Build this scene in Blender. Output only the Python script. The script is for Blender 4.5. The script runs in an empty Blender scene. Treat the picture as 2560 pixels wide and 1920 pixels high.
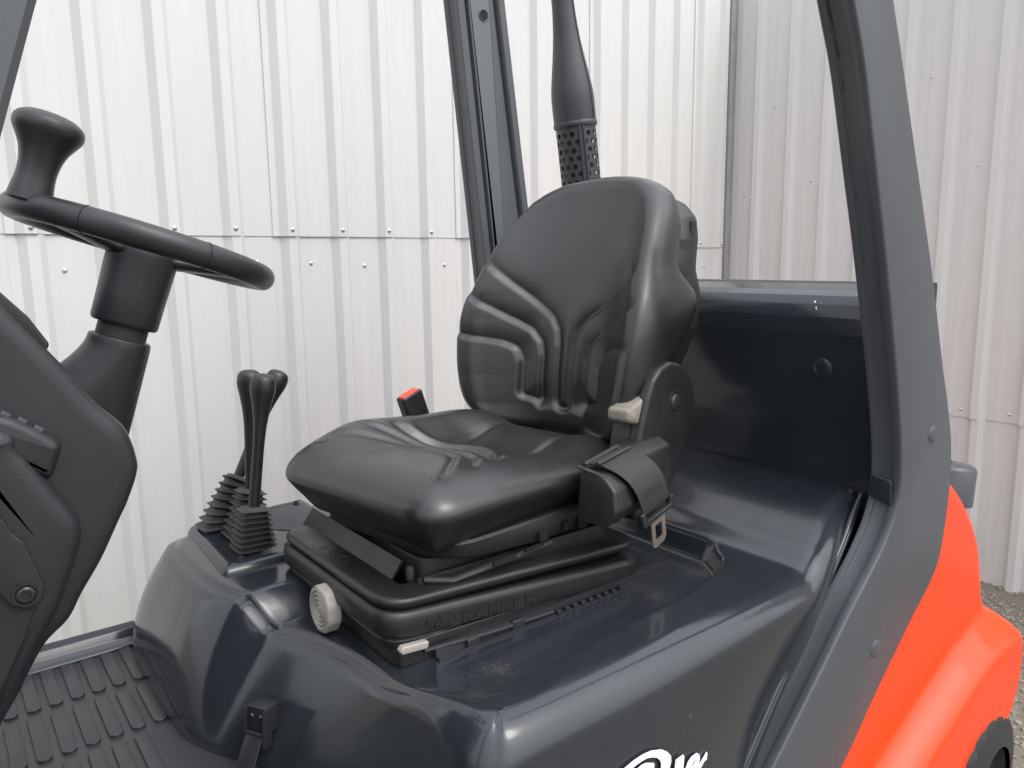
import bpy, bmesh, math, random
import numpy as np
from mathutils import Vector, Matrix, Euler
from mathutils.geometry import delaunay_2d_cdt

random.seed(4); rng = np.random.default_rng(4)
S = bpy.context.scene
COL = S.collection
R_ = math.radians

# ---------------------------------------------------------------- camera
# X runs to the rear of the truck, Y away from the photographer, Z up, ground at 0
yaw, pitch, roll = R_(52.27), R_(9.252), R_(0.73)
fw = np.array([math.cos(yaw)*math.cos(pitch), math.sin(yaw)*math.cos(pitch), -math.sin(pitch)])
ri = np.array([math.sin(yaw), -math.cos(yaw), 0.0]); dn = np.cross(fw, ri)
cr, sr = math.cos(roll), math.sin(roll)
ri, dn = cr*ri + sr*dn, -sr*ri + cr*dn
cam = bpy.data.cameras.new("camera"); cam.sensor_width = 36.0; cam.lens = 27.0
cam.clip_start = 0.02; cam.clip_end = 500
co = bpy.data.objects.new("camera", cam); COL.objects.link(co)
co.matrix_world = Matrix(((ri[0], -dn[0], -fw[0], 0.0), (ri[1], -dn[1], -fw[1], 0.0),
                          (ri[2], -dn[2], -fw[2], 1.6), (0, 0, 0, 1)))
S.camera = co
cam.dof.use_dof = False

# ---------------------------------------------------------------- sky, sun, exposure (overcast)
SUN_EL, SUN_AZ = R_(52), R_(163)          # azimuth from +Y clockwise seen from above
w = bpy.data.worlds.new("World"); S.world = w; w.use_nodes = True
nt = w.node_tree; bg = nt.nodes["Background"]
sky = nt.nodes.new("ShaderNodeTexSky"); sky.sky_type = 'NISHITA'; sky.sun_disc = False
sky.sun_elevation = SUN_EL; sky.sun_rotation = SUN_AZ
sky.air_density = 1.0; sky.dust_density = 1.0; sky.ozone_density = 1.0; sky.altitude = 50
hs = nt.nodes.new("ShaderNodeHueSaturation"); hs.inputs["Saturation"].default_value = 0.14
# an overcast sky is about three times brighter overhead than at the horizon (CIE overcast sky)
tcw = nt.nodes.new("ShaderNodeTexCoord"); sx = nt.nodes.new("ShaderNodeSeparateXYZ"); nt.links.new(tcw.outputs["Generated"], sx.inputs[0])
mrg = nt.nodes.new("ShaderNodeMapRange"); mrg.inputs[1].default_value = 0.0; mrg.inputs[2].default_value = 1.0; mrg.inputs[3].default_value = 0.50; mrg.inputs[4].default_value = 3.8
nt.links.new(sx.outputs["Z"], mrg.inputs[0])
mul = nt.nodes.new("ShaderNodeVectorMath"); mul.operation = 'SCALE'
nt.links.new(sky.outputs[0], hs.inputs["Color"]); nt.links.new(hs.outputs[0], mul.inputs[0]); nt.links.new(mrg.outputs[0], mul.inputs["Scale"]); nt.links.new(mul.outputs[0], bg.inputs["Color"])
bg.inputs["Strength"].default_value = 0.15
sun = bpy.data.lights.new("sun", 'SUN'); sun.energy = 0.5; sun.angle = R_(22); sun.color = (1.0, 0.97, 0.93)
so = bpy.data.objects.new("sun", sun); COL.objects.link(so)
sd = Vector((math.sin(SUN_AZ)*math.cos(SUN_EL), math.cos(SUN_AZ)*math.cos(SUN_EL), math.sin(SUN_EL)))
so.rotation_euler = (-sd).to_track_quat('-Z', 'Y').to_euler(); so.location = sd*20
S.view_settings.view_transform = 'Standard'; S.view_settings.look = 'None'
S.view_settings.exposure = 0.42; S.view_settings.gamma = 1.0

# ---------------------------------------------------------------- materials
def mat(name, base, rough=0.5, metal=0.0, coat=0.0, coat_rough=0.05, spec=0.5, var=0.0, var_scale=8.0,
        bump=0.0, bump_scale=300.0, rough_var=0.0, speck=None, stretch=None, dust=()):
    m = bpy.data.materials.new(name); m.use_nodes = True
    n, l = m.node_tree.nodes, m.node_tree.links
    p = n["Principled BSDF"]
    p.inputs["Base Color"].default_value = (*base, 1); p.inputs["Roughness"].default_value = rough
    p.inputs["Metallic"].default_value = metal; p.inputs["Coat Weight"].default_value = coat
    p.inputs["Coat Roughness"].default_value = coat_rough; p.inputs["Specular IOR Level"].default_value = spec
    tc = n.new("ShaderNodeTexCoord"); src = tc.outputs["Object"]
    if stretch:
        mp = n.new("ShaderNodeMapping"); mp.inputs["Scale"].default_value = stretch
        l.new(src, mp.inputs[0]); src = mp.outputs[0]
    colour = None
    if var > 0:
        t = n.new("ShaderNodeTexNoise"); t.inputs["Scale"].default_value = var_scale
        t.inputs["Detail"].default_value = 6; t.inputs["Roughness"].default_value = 0.65
        l.new(src, t.inputs["Vector"])
        mx = n.new("ShaderNodeMix"); mx.data_type = 'RGBA'
        mx.inputs[6].default_value = (*[c*(1-var) for c in base], 1)
        mx.inputs[7].default_value = (*[min(1, c*(1+var)) for c in base], 1)
        l.new(t.outputs[0], mx.inputs[0]); colour = mx.outputs[2]
        if rough_var > 0:
            r = n.new("ShaderNodeMapRange"); r.inputs[1].default_value = 0.3; r.inputs[2].default_value = 0.7
            r.inputs[3].default_value = max(0.02, rough-rough_var); r.inputs[4].default_value = rough+rough_var
            l.new(t.outputs[0], r.inputs[0]); l.new(r.outputs[0], p.inputs["Roughness"])
    if speck:                                   # dust: (colour, scale, threshold, patch scale)
        sc, ss, th, ps = speck
        a = n.new("ShaderNodeTexNoise"); a.inputs["Scale"].default_value = ss; a.inputs["Detail"].default_value = 2
        b = n.new("ShaderNodeTexNoise"); b.inputs["Scale"].default_value = ps; b.inputs["Detail"].default_value = 5
        l.new(tc.outputs["Object"], a.inputs["Vector"]); l.new(tc.outputs["Object"], b.inputs["Vector"])
        ad = n.new("ShaderNodeMath"); ad.operation = 'MULTIPLY'
        l.new(a.outputs[0], ad.inputs[0]); l.new(b.outputs[0], ad.inputs[1])
        rm = n.new("ShaderNodeMapRange"); rm.inputs[1].default_value = th; rm.inputs[2].default_value = th+0.05
        rm.inputs[3].default_value = 0; rm.inputs[4].default_value = 0.8
        l.new(ad.outputs[0], rm.inputs[0])
        mx2 = n.new("ShaderNodeMix"); mx2.data_type = 'RGBA'
        l.new(rm.outputs[0], mx2.inputs[0])
        if colour: l.new(colour, mx2.inputs[6])
        else: mx2.inputs[6].default_value = (*base, 1)
        mx2.inputs[7].default_value = (*sc, 1); colour = mx2.outputs[2]
    for c0, rad in dust:                        # patches of settled dust round given spots
        dv = n.new("ShaderNodeVectorMath"); dv.operation = 'DISTANCE'; dv.inputs[1].default_value = c0; l.new(tc.outputs["Object"], dv.inputs[0])
        a = n.new("ShaderNodeTexNoise"); a.inputs["Scale"].default_value = 130; a.inputs["Detail"].default_value = 9; a.inputs["Roughness"].default_value = 0.75
        l.new(tc.outputs["Object"], a.inputs["Vector"])
        mr = n.new("ShaderNodeMapRange"); mr.inputs[1].default_value = 0; mr.inputs[2].default_value = rad; mr.inputs[3].default_value = 0.20; mr.inputs[4].default_value = -0.08
        l.new(dv.outputs["Value"], mr.inputs[0])
        ad = n.new("ShaderNodeMath"); ad.operation = 'ADD'; l.new(mr.outputs[0], ad.inputs[0]); l.new(a.outputs[0], ad.inputs[1])
        rm = n.new("ShaderNodeMapRange"); rm.inputs[1].default_value = 0.60; rm.inputs[2].default_value = 0.82; rm.inputs[3].default_value = 0; rm.inputs[4].default_value = 0.34
        l.new(ad.outputs[0], rm.inputs[0]); mx3 = n.new("ShaderNodeMix"); mx3.data_type = 'RGBA'; l.new(rm.outputs[0], mx3.inputs[0])
        if colour: l.new(colour, mx3.inputs[6])
        else: mx3.inputs[6].default_value = (*base, 1)
        mx3.inputs[7].default_value = (0.17, 0.145, 0.12, 1); colour = mx3.outputs[2]
    if colour: l.new(colour, p.inputs["Base Color"])
    if bump > 0:
        t = n.new("ShaderNodeTexNoise"); t.inputs["Scale"].default_value = bump_scale; t.inputs["Detail"].default_value = 4
        l.new(tc.outputs["Object"], t.inputs["Vector"])
        b = n.new("ShaderNodeBump"); b.inputs["Strength"].default_value = bump; b.inputs["Distance"].default_value = 0.002
        l.new(t.outputs[0], b.inputs["Height"]); l.new(b.outputs[0], p.inputs["Normal"])
    return m

M = {}
M['hood'] = mat('hood_paint', (0.021, 0.0245, 0.030), 0.18, spec=0.50, coat=0.30, coat_rough=0.06, var=0.25, var_scale=5, rough_var=0.05,
                bump=0.14, bump_scale=38, speck=((0.20, 0.17, 0.14), 330, 0.475, 3.5), dust=(((1.275, 1.00, 0.93), 0.10), ((1.12, 0.985, 0.93), 0.09), ((0.70, 0.955, 0.94), 0.09), ((0.60, 0.87, 0.96), 0.05), ((0.475, 1.41, 0.93), 0.05)))
M['gloss'] = mat('gloss_paint', (0.022, 0.026, 0.033), 0.17, spec=0.38, coat=0.15, coat_rough=0.05, var=0.2, var_scale=6, rough_var=0.04, bump=0.04, bump_scale=40)
M['post'] = mat('post_paint', (0.064, 0.070, 0.078), 0.36, var=0.12, var_scale=9, rough_var=0.05, bump=0.10, bump_scale=180)
M['vinyl'] = mat('black_vinyl', (0.0135, 0.0135, 0.014), 0.34, spec=0.70, coat=0.12, coat_rough=0.20, var=0.25, var_scale=14, rough_var=0.06, bump=0.16, bump_scale=420,
                 speck=((0.10, 0.095, 0.09), 240, 0.50, 4))
M['plastic'] = mat('black_plastic', (0.015, 0.015, 0.016), 0.38, var=0.2, var_scale=20, rough_var=0.07, bump=0.15, bump_scale=500)
M['pan'] = mat('seat_pan_plastic', (0.020, 0.018, 0.018), 0.5, var=0.25, var_scale=12, bump=0.1, bump_scale=300,
               speck=((0.11, 0.09, 0.075), 120, 0.44, 6))
M['cowl'] = mat('cowl_plastic', (0.020, 0.021, 0.024), 0.34, var=0.15, var_scale=10, rough_var=0.05, bump=0.22, bump_scale=650)
M['rubber'] = mat('rubber', (0.026, 0.026, 0.028), 0.55, var=0.2, var_scale=25, bump=0.1, bump_scale=300)
M['mat'] = mat('floor_rubber', (0.030, 0.030, 0.035), 0.38, var=0.25, var_scale=10, rough_var=0.08, bump=0.2, bump_scale=260)
M['beige'] = mat('beige_plastic', (0.34, 0.315, 0.285), 0.40, var=0.25, var_scale=30, bump=0.05)
M['horn'] = mat('worn_grey_plastic', (0.22, 0.195, 0.170), 0.36, var=0.35, var_scale=22)
M['tongue'] = mat('belt_steel', (0.50, 0.42, 0.36), 0.35, metal=0.9, var=0.15, var_scale=30)
M['steel'] = mat('bright_steel', (0.62, 0.62, 0.63), 0.25, metal=1.0, var=0.1, var_scale=60)
M['dark_steel'] = mat('dark_steel', (0.035, 0.036, 0.04), 0.32, metal=0.4, var=0.2, var_scale=40)
M['webbing'] = mat('belt_webbing', (0.025, 0.025, 0.026), 0.6, var=0.2, var_scale=60, bump=0.5, bump_scale=900)
M['thread'] = mat('stitching', (0.06, 0.06, 0.06), 0.7)
M['red'] = mat('red_button', (0.75, 0.06, 0.03), 0.35, var=0.1)
M['white'] = mat('white_decal', (0.86, 0.86, 0.87), 0.35)
M['orange'] = mat('orange_paint', (0.88, 0.056, 0.006), 0.30, spec=0.35, coat=0.15, coat_rough=0.08, var=0.06, var_scale=4, bump=0.05, bump_scale=30)
M['tyre'] = mat('tyre_rubber', (0.022, 0.022, 0.023), 0.7, var=0.3, var_scale=20, bump=0.3, bump_scale=200)
M['guard'] = mat('guard_paint', (0.040, 0.042, 0.048), 0.40, var=0.15, var_scale=20, bump=0.08)
M['hole'] = mat('dark_cavity', (0.004, 0.004, 0.005), 0.8)
M['wall'] = mat('cladding_paint', (0.610, 0.606, 0.590), 0.55, spec=0.25, var=0.06, var_scale=3.0, rough_var=0.05, bump=0.03, bump_scale=2.2,
                stretch=(6, 6, 0.8), speck=((0.42, 0.39, 0.35), 60, 0.50, 2))
M['edge'] = mat('flashing_metal', (0.30, 0.30, 0.29), 0.5, var=0.35, var_scale=10, stretch=(3, 3, 1))
M['gravel'] = mat('gravel_ground', (0.17, 0.15, 0.12), 0.9, var=0.5, var_scale=35, bump=1.0, bump_scale=55, speck=((0.42, 0.39, 0.35), 90, 0.36, 25))
M['stone'] = mat('gravel_stone', (0.26, 0.235, 0.20), 0.85, var=0.5, var_scale=18)

# ---------------------------------------------------------------- mesh helpers
def mesh(name, parts, material, parent=None, smooth=35, label=None, weld=0):
    """parts: list of (verts Nx3, faces list) -> ONE mesh object"""
    V, Fc, o = [], [], 0
    for v, f in parts:
        v = np.asarray(v, float); V.append(v)
        Fc += [tuple(i + o for i in q) for q in f]; o += len(v)
    V = np.concatenate(V)
    me = bpy.data.meshes.new(name); me.from_pydata(V.tolist(), [], Fc); me.validate()
    bm = bmesh.new(); bm.from_mesh(me)
    if weld: bmesh.ops.remove_doubles(bm, verts=bm.verts, dist=weld)
    bmesh.ops.recalc_face_normals(bm, faces=bm.faces); bm.to_mesh(me); bm.free()
    me.materials.append(material)
    if smooth is not None:
        me.shade_smooth()
        if smooth < 180: me.set_sharp_from_angle(angle=R_(smooth))
    ob = bpy.data.objects.new(name, me); COL.objects.link(ob)
    if parent is not None:
        ob.parent = parent
        mp = parent.matrix_basis.copy(); q = parent.parent
        while q is not None: mp = q.matrix_basis @ q_inv(parent, q) @ mp if False else mp; q = q.parent
        if parent.type == 'EMPTY': ob.matrix_parent_inverse = parent.matrix_basis.inverted()
    if label: ob['label'] = label
    return ob

def roundpoly(pts, r, n=6, seg=0.0):
    """round the corners of a closed 2-D polygon; r number or list; optional resample step along the edges"""
    P = [np.array(p[:2], float) for p in pts]; k = len(P)
    rr = [r]*k if np.isscalar(r) else list(r)
    out = []
    for i in range(k):
        a, b, c = P[i-1], P[i], P[(i+1) % k]
        u, v = a-b, c-b; lu, lv = np.linalg.norm(u), np.linalg.norm(v); u, v = u/lu, v/lv
        ang = math.acos(max(-1, min(1, u@v)))
        if rr[i] <= 1e-6 or ang > math.pi-0.02: out.append(b); continue
        t = min(rr[i]/math.tan(ang/2), 0.48*lu, 0.48*lv); p0, p1 = b+u*t, b+v*t
        for j in range(n+1):
            s = j/n; out.append((1-s)**2*p0 + 2*s*(1-s)*b + s*s*p1)
    out = np.array(out)
    if seg > 0:
        res = []
        for i in range(len(out)):
            a, b = out[i], out[(i+1) % len(out)]; m = max(1, int(np.linalg.norm(b-a)/seg))
            for j in range(m): res.append(a+(b-a)*j/m)
        out = np.array(res)
    return out

def even(P, step):
    """resample a closed outline at an even spacing"""
    P = np.asarray(P, float); Q = np.vstack([P, P[:1]]); L = np.concatenate([[0], np.cumsum(np.linalg.norm(np.diff(Q, axis=0), axis=1))])
    t = np.linspace(0, L[-1], int(L[-1]/step), endpoint=False)
    return np.stack([np.interp(t, L, Q[:, 0]), np.interp(t, L, Q[:, 1])], 1)

def area2(P): return 0.5*np.sum(P[:, 0]*np.roll(P[:, 1], -1) - np.roll(P[:, 0], -1)*P[:, 1])
def inset(P, d):
    """move every vertex of a closed polygon inwards by d (mitred)"""
    sgn = 1.0 if area2(P) > 0 else -1.0
    e = np.roll(P, -1, 0)-P; e /= np.linalg.norm(e, axis=1)[:, None]+1e-12
    n = np.stack([-e[:, 1], e[:, 0]], 1)*sgn
    m = n+np.roll(n, 1, 0); m /= np.linalg.norm(m, axis=1)[:, None]+1e-12
    c = np.clip(np.sum(m*n, 1), 0.5, 1)
    return P+m*(np.asarray(d)/c)[:, None]

def loft(rings, closed=True, cap0=True, cap1=True):
    rings = [np.asarray(r, float) for r in rings]; n = len(rings[0]); V = np.concatenate(rings); F = []
    for k in range(len(rings)-1):
        for i in range(n if closed else n-1):
            j = (i+1) % n; F.append((k*n+i, k*n+j, (k+1)*n+j, (k+1)*n+i))
    if cap0: F.append(tuple(range(n))[::-1])
    if cap1: F.append(tuple(range((len(rings)-1)*n, len(rings)*n)))
    return V, F

def slab(P, a, b, fmap, r=0.004, r2=None, seg=4):
    """prism of 2-D outline P from depth a to b with rounded rims; fmap maps (u,v,depth) arrays to 3-D"""
    r2 = r if r2 is None else r2; sg = 1 if b > a else -1
    spec = [(r*(1-math.sin(t)), a+sg*r*(1-math.cos(t))) for t in np.linspace(0, math.pi/2, seg+1)] if r > 0 else [(0, a)]
    spec += [(r2*(1-math.cos(t)), b-sg*r2*(1-math.sin(t))) for t in np.linspace(0, math.pi/2, seg+1)] if r2 > 0 else [(0, b)]
    return rings2(P, spec, fmap)

def rings2(P, spec, fmap, cap0=True, cap1=True):
    return loft([fmap(*inset(P, d).T, np.full(len(P), z)) for d, z in spec], True, cap0, cap1)

XZ = lambda u, v, d: np.stack([u, d, v], 1)          # side profile, depth along Y
XY = lambda u, v, d: np.stack([u, v, d], 1)          # plan, depth along Z
YZ = lambda u, v, d: np.stack([d, u, v], 1)          # front profile, depth along X

def frame(origin, axis, hint=(0, 1, 0)):
    z = np.array(axis, float); z /= np.linalg.norm(z); x = np.cross(np.array(hint, float), z)
    x /= np.linalg.norm(x); y = np.cross(z, x); o = np.array(origin, float)
    return lambda u, v, d: o + np.outer(u, x) + np.outer(v, y) + np.outer(d, z)

def lathe(profile, origin, axis, n=40, hint=(0, 1, 0), caps=True):
    f = frame(origin, axis, hint); a = np.linspace(0, 2*math.pi, n, endpoint=False)
    return loft([f(r*np.cos(a), r*np.sin(a), np.full(n, h)) for r, h in profile], True, caps, caps)

def smooth_profile(pts, n=6):
    """Catmull-Rom through (r,h) points"""
    P = [np.array(p, float) for p in pts]; P = [2*P[0]-P[1]]+P+[2*P[-1]-P[-2]]; out = []
    for i in range(1, len(P)-2):
        for j in range(n):
            t = j/n; a, b, c, d = P[i-1:i+3]
            out.append(0.5*((2*b)+(c-a)*t+(2*a-5*b+4*c-d)*t*t+(3*b-a-3*c+d)*t**3))
    out.append(P[-2]); return [np.array(q) for q in out]

def tube(path, r, n=12, closed=False, caps=True):
    P = np.array(path, float); k = len(P); rr = np.full(k, r) if np.isscalar(r) else np.array(r, float)
    T = np.gradient(P, axis=0) if not closed else np.roll(P, -1, 0)-np.roll(P, 1, 0)
    T /= np.linalg.norm(T, axis=1)[:, None]
    up = np.array([0, 0, 1.0]) if abs(T[0, 2]) < 0.9 else np.array([1.0, 0, 0])
    x = np.cross(up, T[0]); x /= np.linalg.norm(x); a = np.linspace(0, 2*math.pi, n, endpoint=False); rings = []
    for i in range(k):
        x = x-(x@T[i])*T[i]; x /= np.linalg.norm(x); y = np.cross(T[i], x)
        rings.append(P[i]+rr[i]*(np.outer(np.cos(a), x)+np.outer(np.sin(a), y)))
    if closed: rings.append(rings[0])
    return loft(rings, True, caps and not closed, caps and not closed)

def box(x0, x1, y0, y1, z0, z1, r=0.003):
    return slab(roundpoly([(x0, y0), (x1, y0), (x1, y1), (x0, y1)], r, 3), z0, z1, XY, r=min(r, 0.45*(z1-z0)), seg=3)

def smoothstep(a, b, x):
    t = np.clip((x-a)/(b-a), 0, 1); return t*t*(3-2*t)

def sdf(P, x, y):
    """signed distance to closed polygon, negative inside"""
    P = np.asarray(P, float); d = np.full(x.shape, 1e9); ins = np.zeros(x.shape, bool)
    for i in range(len(P)):
        ax, ay = P[i]; bx, by = P[(i+1) % len(P)]
        ex, ey = bx-ax, by-ay; t = np.clip(((x-ax)*ex+(y-ay)*ey)/(ex*ex+ey*ey+1e-15), 0, 1)
        d = np.minimum(d, np.hypot(x-ax-t*ex, y-ay-t*ey))
        c = ((ay > y) != (by > y)) & (x < (bx-ax)*(y-ay)/(by-ay+1e-15)+ax); ins ^= c
    return np.where(ins, -d, d)

def polyline_dist(P, x, y):
    d = np.full(x.shape, 1e9)
    for (ax, ay), (bx, by) in zip(P[:-1], P[1:]):
        ex, ey = bx-ax, by-ay; t = np.clip(((x-ax)*ex+(y-ay)*ey)/(ex*ex+ey*ey+1e-15), 0, 1)
        d = np.minimum(d, np.hypot(x-ax-t*ex, y-ay-t*ey))
    return d

def closed_smooth(pts, n=6):
    P = [np.array(p, float) for p in pts]; k = len(P); out = []
    for i in range(k):
        a, b, c, d = P[i-1], P[i], P[(i+1) % k], P[(i+2) % k]
        for j in range(n):
            t = j/n; out.append(0.5*((2*b)+(c-a)*t+(2*a-5*b+4*c-d)*t*t+(3*b-a-3*c+d)*t**3))
    return np.array(out)

def fill(ring, step, fn):
    """triangulated patch inside a closed 2-D ring, an even grid inside; fn(u, v) gives the 3-D points"""
    lo, hi = ring.min(0), ring.max(0)
    gx, gy = np.meshgrid(np.arange(lo[0], hi[0], step), np.arange(lo[1], hi[1], step*0.866)); gx = gx+(np.arange(gx.shape[0]) % 2)[:, None]*step/2
    keep = np.stack([gx.ravel(), gy.ravel()], 1); coarse = ring[::max(1, len(ring)//160)]
    d = sdf(coarse, keep[:, 0], keep[:, 1]); near = np.abs(d) < step*3+0.004; ok = d < 0
    ok[near] = sdf(ring, keep[near, 0], keep[near, 1]) < -0.55*step; keep = keep[ok]
    P = np.vstack([ring, keep]); n = len(ring)
    v, e, f, ov, oe, of = delaunay_2d_cdt([Vector(p) for p in P], [(i, (i+1) % n) for i in range(n)], [], 1, 1e-7)
    V = np.array([p[:] for p in v]); return fn(V[:, 0], V[:, 1]), [tuple(q) for q in f]

def text_parts(s, size, extrude, fmap, offset=0.0):
    cu = bpy.data.curves.new("lettering", 'FONT'); cu.body = s; cu.size = size; cu.extrude = extrude
    cu.offset = offset; cu.resolution_u = 3
    ob = bpy.data.objects.new("lettering", cu); COL.objects.link(ob)
    bpy.context.view_layer.update()
    dg = bpy.context.evaluated_depsgraph_get(); me = bpy.data.meshes.new_from_object(ob.evaluated_get(dg))
    V = np.array([v.co[:] for v in me.vertices]); F = [tuple(p.vertices) for p in me.polygons]
    bpy.data.objects.remove(ob); bpy.data.curves.remove(cu); bpy.data.meshes.remove(me)
    return fmap(V[:, 0], V[:, 1], V[:, 2]), F

def letters(word, x0, adv, hgt, wd, lw_, fmap):
    G = {'G': [((1, .80), (.75, 1), (.25, 1), (0, .75), (0, .25), (.25, 0), (.75, 0), (1, .25), (1, .5), (.55, .5))],
         'R': [((0, 0), (0, 1), (.75, 1), (1, .85), (1, .62), (.75, .48), (.1, .48)), ((.5, .48), (1, 0))],
         'A': [((0, 0), (.5, 1), (1, 0)), ((.22, .28), (.78, .28))],
         'M': [((0, 0), (0.05, 1), (.5, .25), (.95, 1), (1, 0))],
         'E': [((1, 1), (0, 1), (0, 0), (1, 0)), ((0, .5), (.85, .5))]}
    parts = []; dz = 0.0009
    for i, ch in enumerate(word):
        for st in G[ch]:
            for a, b in zip(st[:-1], st[1:]):
                p, q = np.array(a)*(wd, hgt), np.array(b)*(wd, hgt); d = (q-p)/np.linalg.norm(q-p); n = np.array([-d[1], d[0]])*lw_/2; e = d*lw_*0.42
                Q = np.array([p-e-n, q+e-n, q+e+n, p-e+n])+np.array([x0+adv*i, 0]); dz += 0.000012
                parts.append(slab(Q, -0.0008, dz, fmap, 0.0, 0.0003, seg=2))
    return parts

def thing(name, label, cat, loc, group=None):
    o = bpy.data.objects.new(name, None); COL.objects.link(o); o.location = loc; o.empty_display_size = 0.1
    o['label'] = label; o['category'] = cat
    if group: o['group'] = group
    return o
def struct(o, kind='structure'): o['kind'] = kind; return o

# ---------------------------------------------------------------- ground
def ground():
    n = 60; g = np.linspace(-1, 1, n); g = np.sign(g)*np.abs(g)**3*120
    X, Yg = np.meshgrid(g+2, g+2); V = np.stack([X.ravel(), Yg.ravel(), np.zeros(n*n)], 1)
    F = [(i*n+j, i*n+j+1, (i+1)*n+j+1, (i+1)*n+j) for i in range(n-1) for j in range(n-1)]
    struct(mesh('ground', [(V, F)], M['gravel'], smooth=None))
    ico = bmesh.new(); bmesh.ops.create_icosphere(ico, subdivisions=1, radius=1)
    bv = np.array([v.co[:] for v in ico.verts]); bf = [tuple(v.index for v in f.verts) for f in ico.faces]; ico.free()
    parts = []
    for _ in range(5200):
        x, y = rng.uniform(2.2, 4.3), rng.uniform(0.5, 2.6); s = rng.uniform(0.004, 0.013)
        v = bv*(1+rng.normal(0, 0.16, (len(bv), 1)))*np.array([s, s*rng.uniform(.6, 1), s*rng.uniform(.4, .8)])
        a = rng.uniform(0, 6.28); c, q = math.cos(a), math.sin(a)
        v = np.stack([v[:, 0]*c-v[:, 1]*q+x, v[:, 0]*q+v[:, 1]*c+y, v[:, 2]+s*0.25], 1); parts.append((v, bf))
    o = mesh('loose_gravel', parts, M['stone'], smooth=20); o['kind'] = 'stuff'; o['label'] = 'loose brown gravel at the foot of the wall'; o['category'] = 'gravel'
ground()

# ---------------------------------------------------------------- cladding walls
PITCH = 0.2073
def clad_sheet(name, parent, org, u, n, s0, k, z0, z1, lift, first_rib):
    """one profiled sheet: k ribs from station s0 (rib starts first_rib after the edge); u along, n towards the viewer"""
    pr = [(0.0, 0.0)]
    s = first_rib
    for _ in range(k):
        pr += [(s, 0), (s+0.022, 0.028), (s+0.054, 0.028), (s+0.076, 0)]
        for f in (0.35, 0.68):                      # small stiffening swages in the pan
            c = s+0.077+(PITCH-0.077)*f; pr += [(c-0.006, 0), (c-0.003, 0.0006), (c+0.003, 0.0006), (c+0.006, 0)]
        s += PITCH
    end = first_rib+PITCH*k - (first_rib-0.0) + 0.004
    pr = [p for p in pr if p[0] < end-0.001]+[(end, 0.0)]
    pr = np.array(pr); zs = np.array([z0, z0+0.002, z0+0.05, (z0+z1)/2, z1-0.03, z1])
    tilt = lift*(1-pr[:, 0]/end)+0.0004
    fr, bk = [], []
    for z in zs:
        base = org+np.outer(s0+pr[:, 0], u)+np.outer(pr[:, 1]+tilt+(0.0026 if z0 > 0.5 else 0.0), n); base[:, 2] = z
        fr.append(base); edge_ = np.full(len(pr), 0.0009); edge_[0] = 0.0009+lift; bk.append(base-np.outer(edge_, n))
    m = len(pr); V = np.concatenate(fr+bk); F = []
    nz = len(zs)
    for a in range(nz-1):
        for i in range(m-1):
            q = (a*m+i, a*m+i+1, (a+1)*m+i+1, (a+1)*m+i); F.append(q); F.append(tuple(x+nz*m for x in q[::-1]))
    o = nz*m
    for i in range(m-1): F.append((i, i+o, i+1+o, i+1)); F.append(((nz-1)*m+i, (nz-1)*m+i+1, (nz-1)*m+i+1+o, (nz-1)*m+i+o))
    for a in range(nz-1): F.append((a*m, (a+1)*m, (a+1)*m+o, a*m+o)); F.append((a*m+m-1, a*m+m-1+o, (a+1)*m+m-1+o, (a+1)*m+m-1))
    return mesh(name, [(V, F)], M['wall'], parent, smooth=15)

screw_mesh = None
def screw(parent, pos, n):
    global screw_mesh
    if screw_mesh is None:
        pr = [(0.0075, 0), (0.0078, 0.0012), (0.0058, 0.0022), (0.0052, 0.004), (0.0040, 0.0058), (0.0018, 0.0066)]
        o = mesh('screw', [lathe(pr, (0, 0, 0), (0, 0, 1), 14)], M['steel'], parent, smooth=60); screw_mesh = o.data
    else:
        o = bpy.data.objects.new('screw', screw_mesh); COL.objects.link(o); o.parent = parent
    o.matrix_world = Matrix.Translation(Vector(pos)) @ Vector(n).to_track_quat('Z', 'Y').to_matrix().to_4x4()
    o.matrix_parent_inverse = Matrix.Identity(4)
    return o

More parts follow.
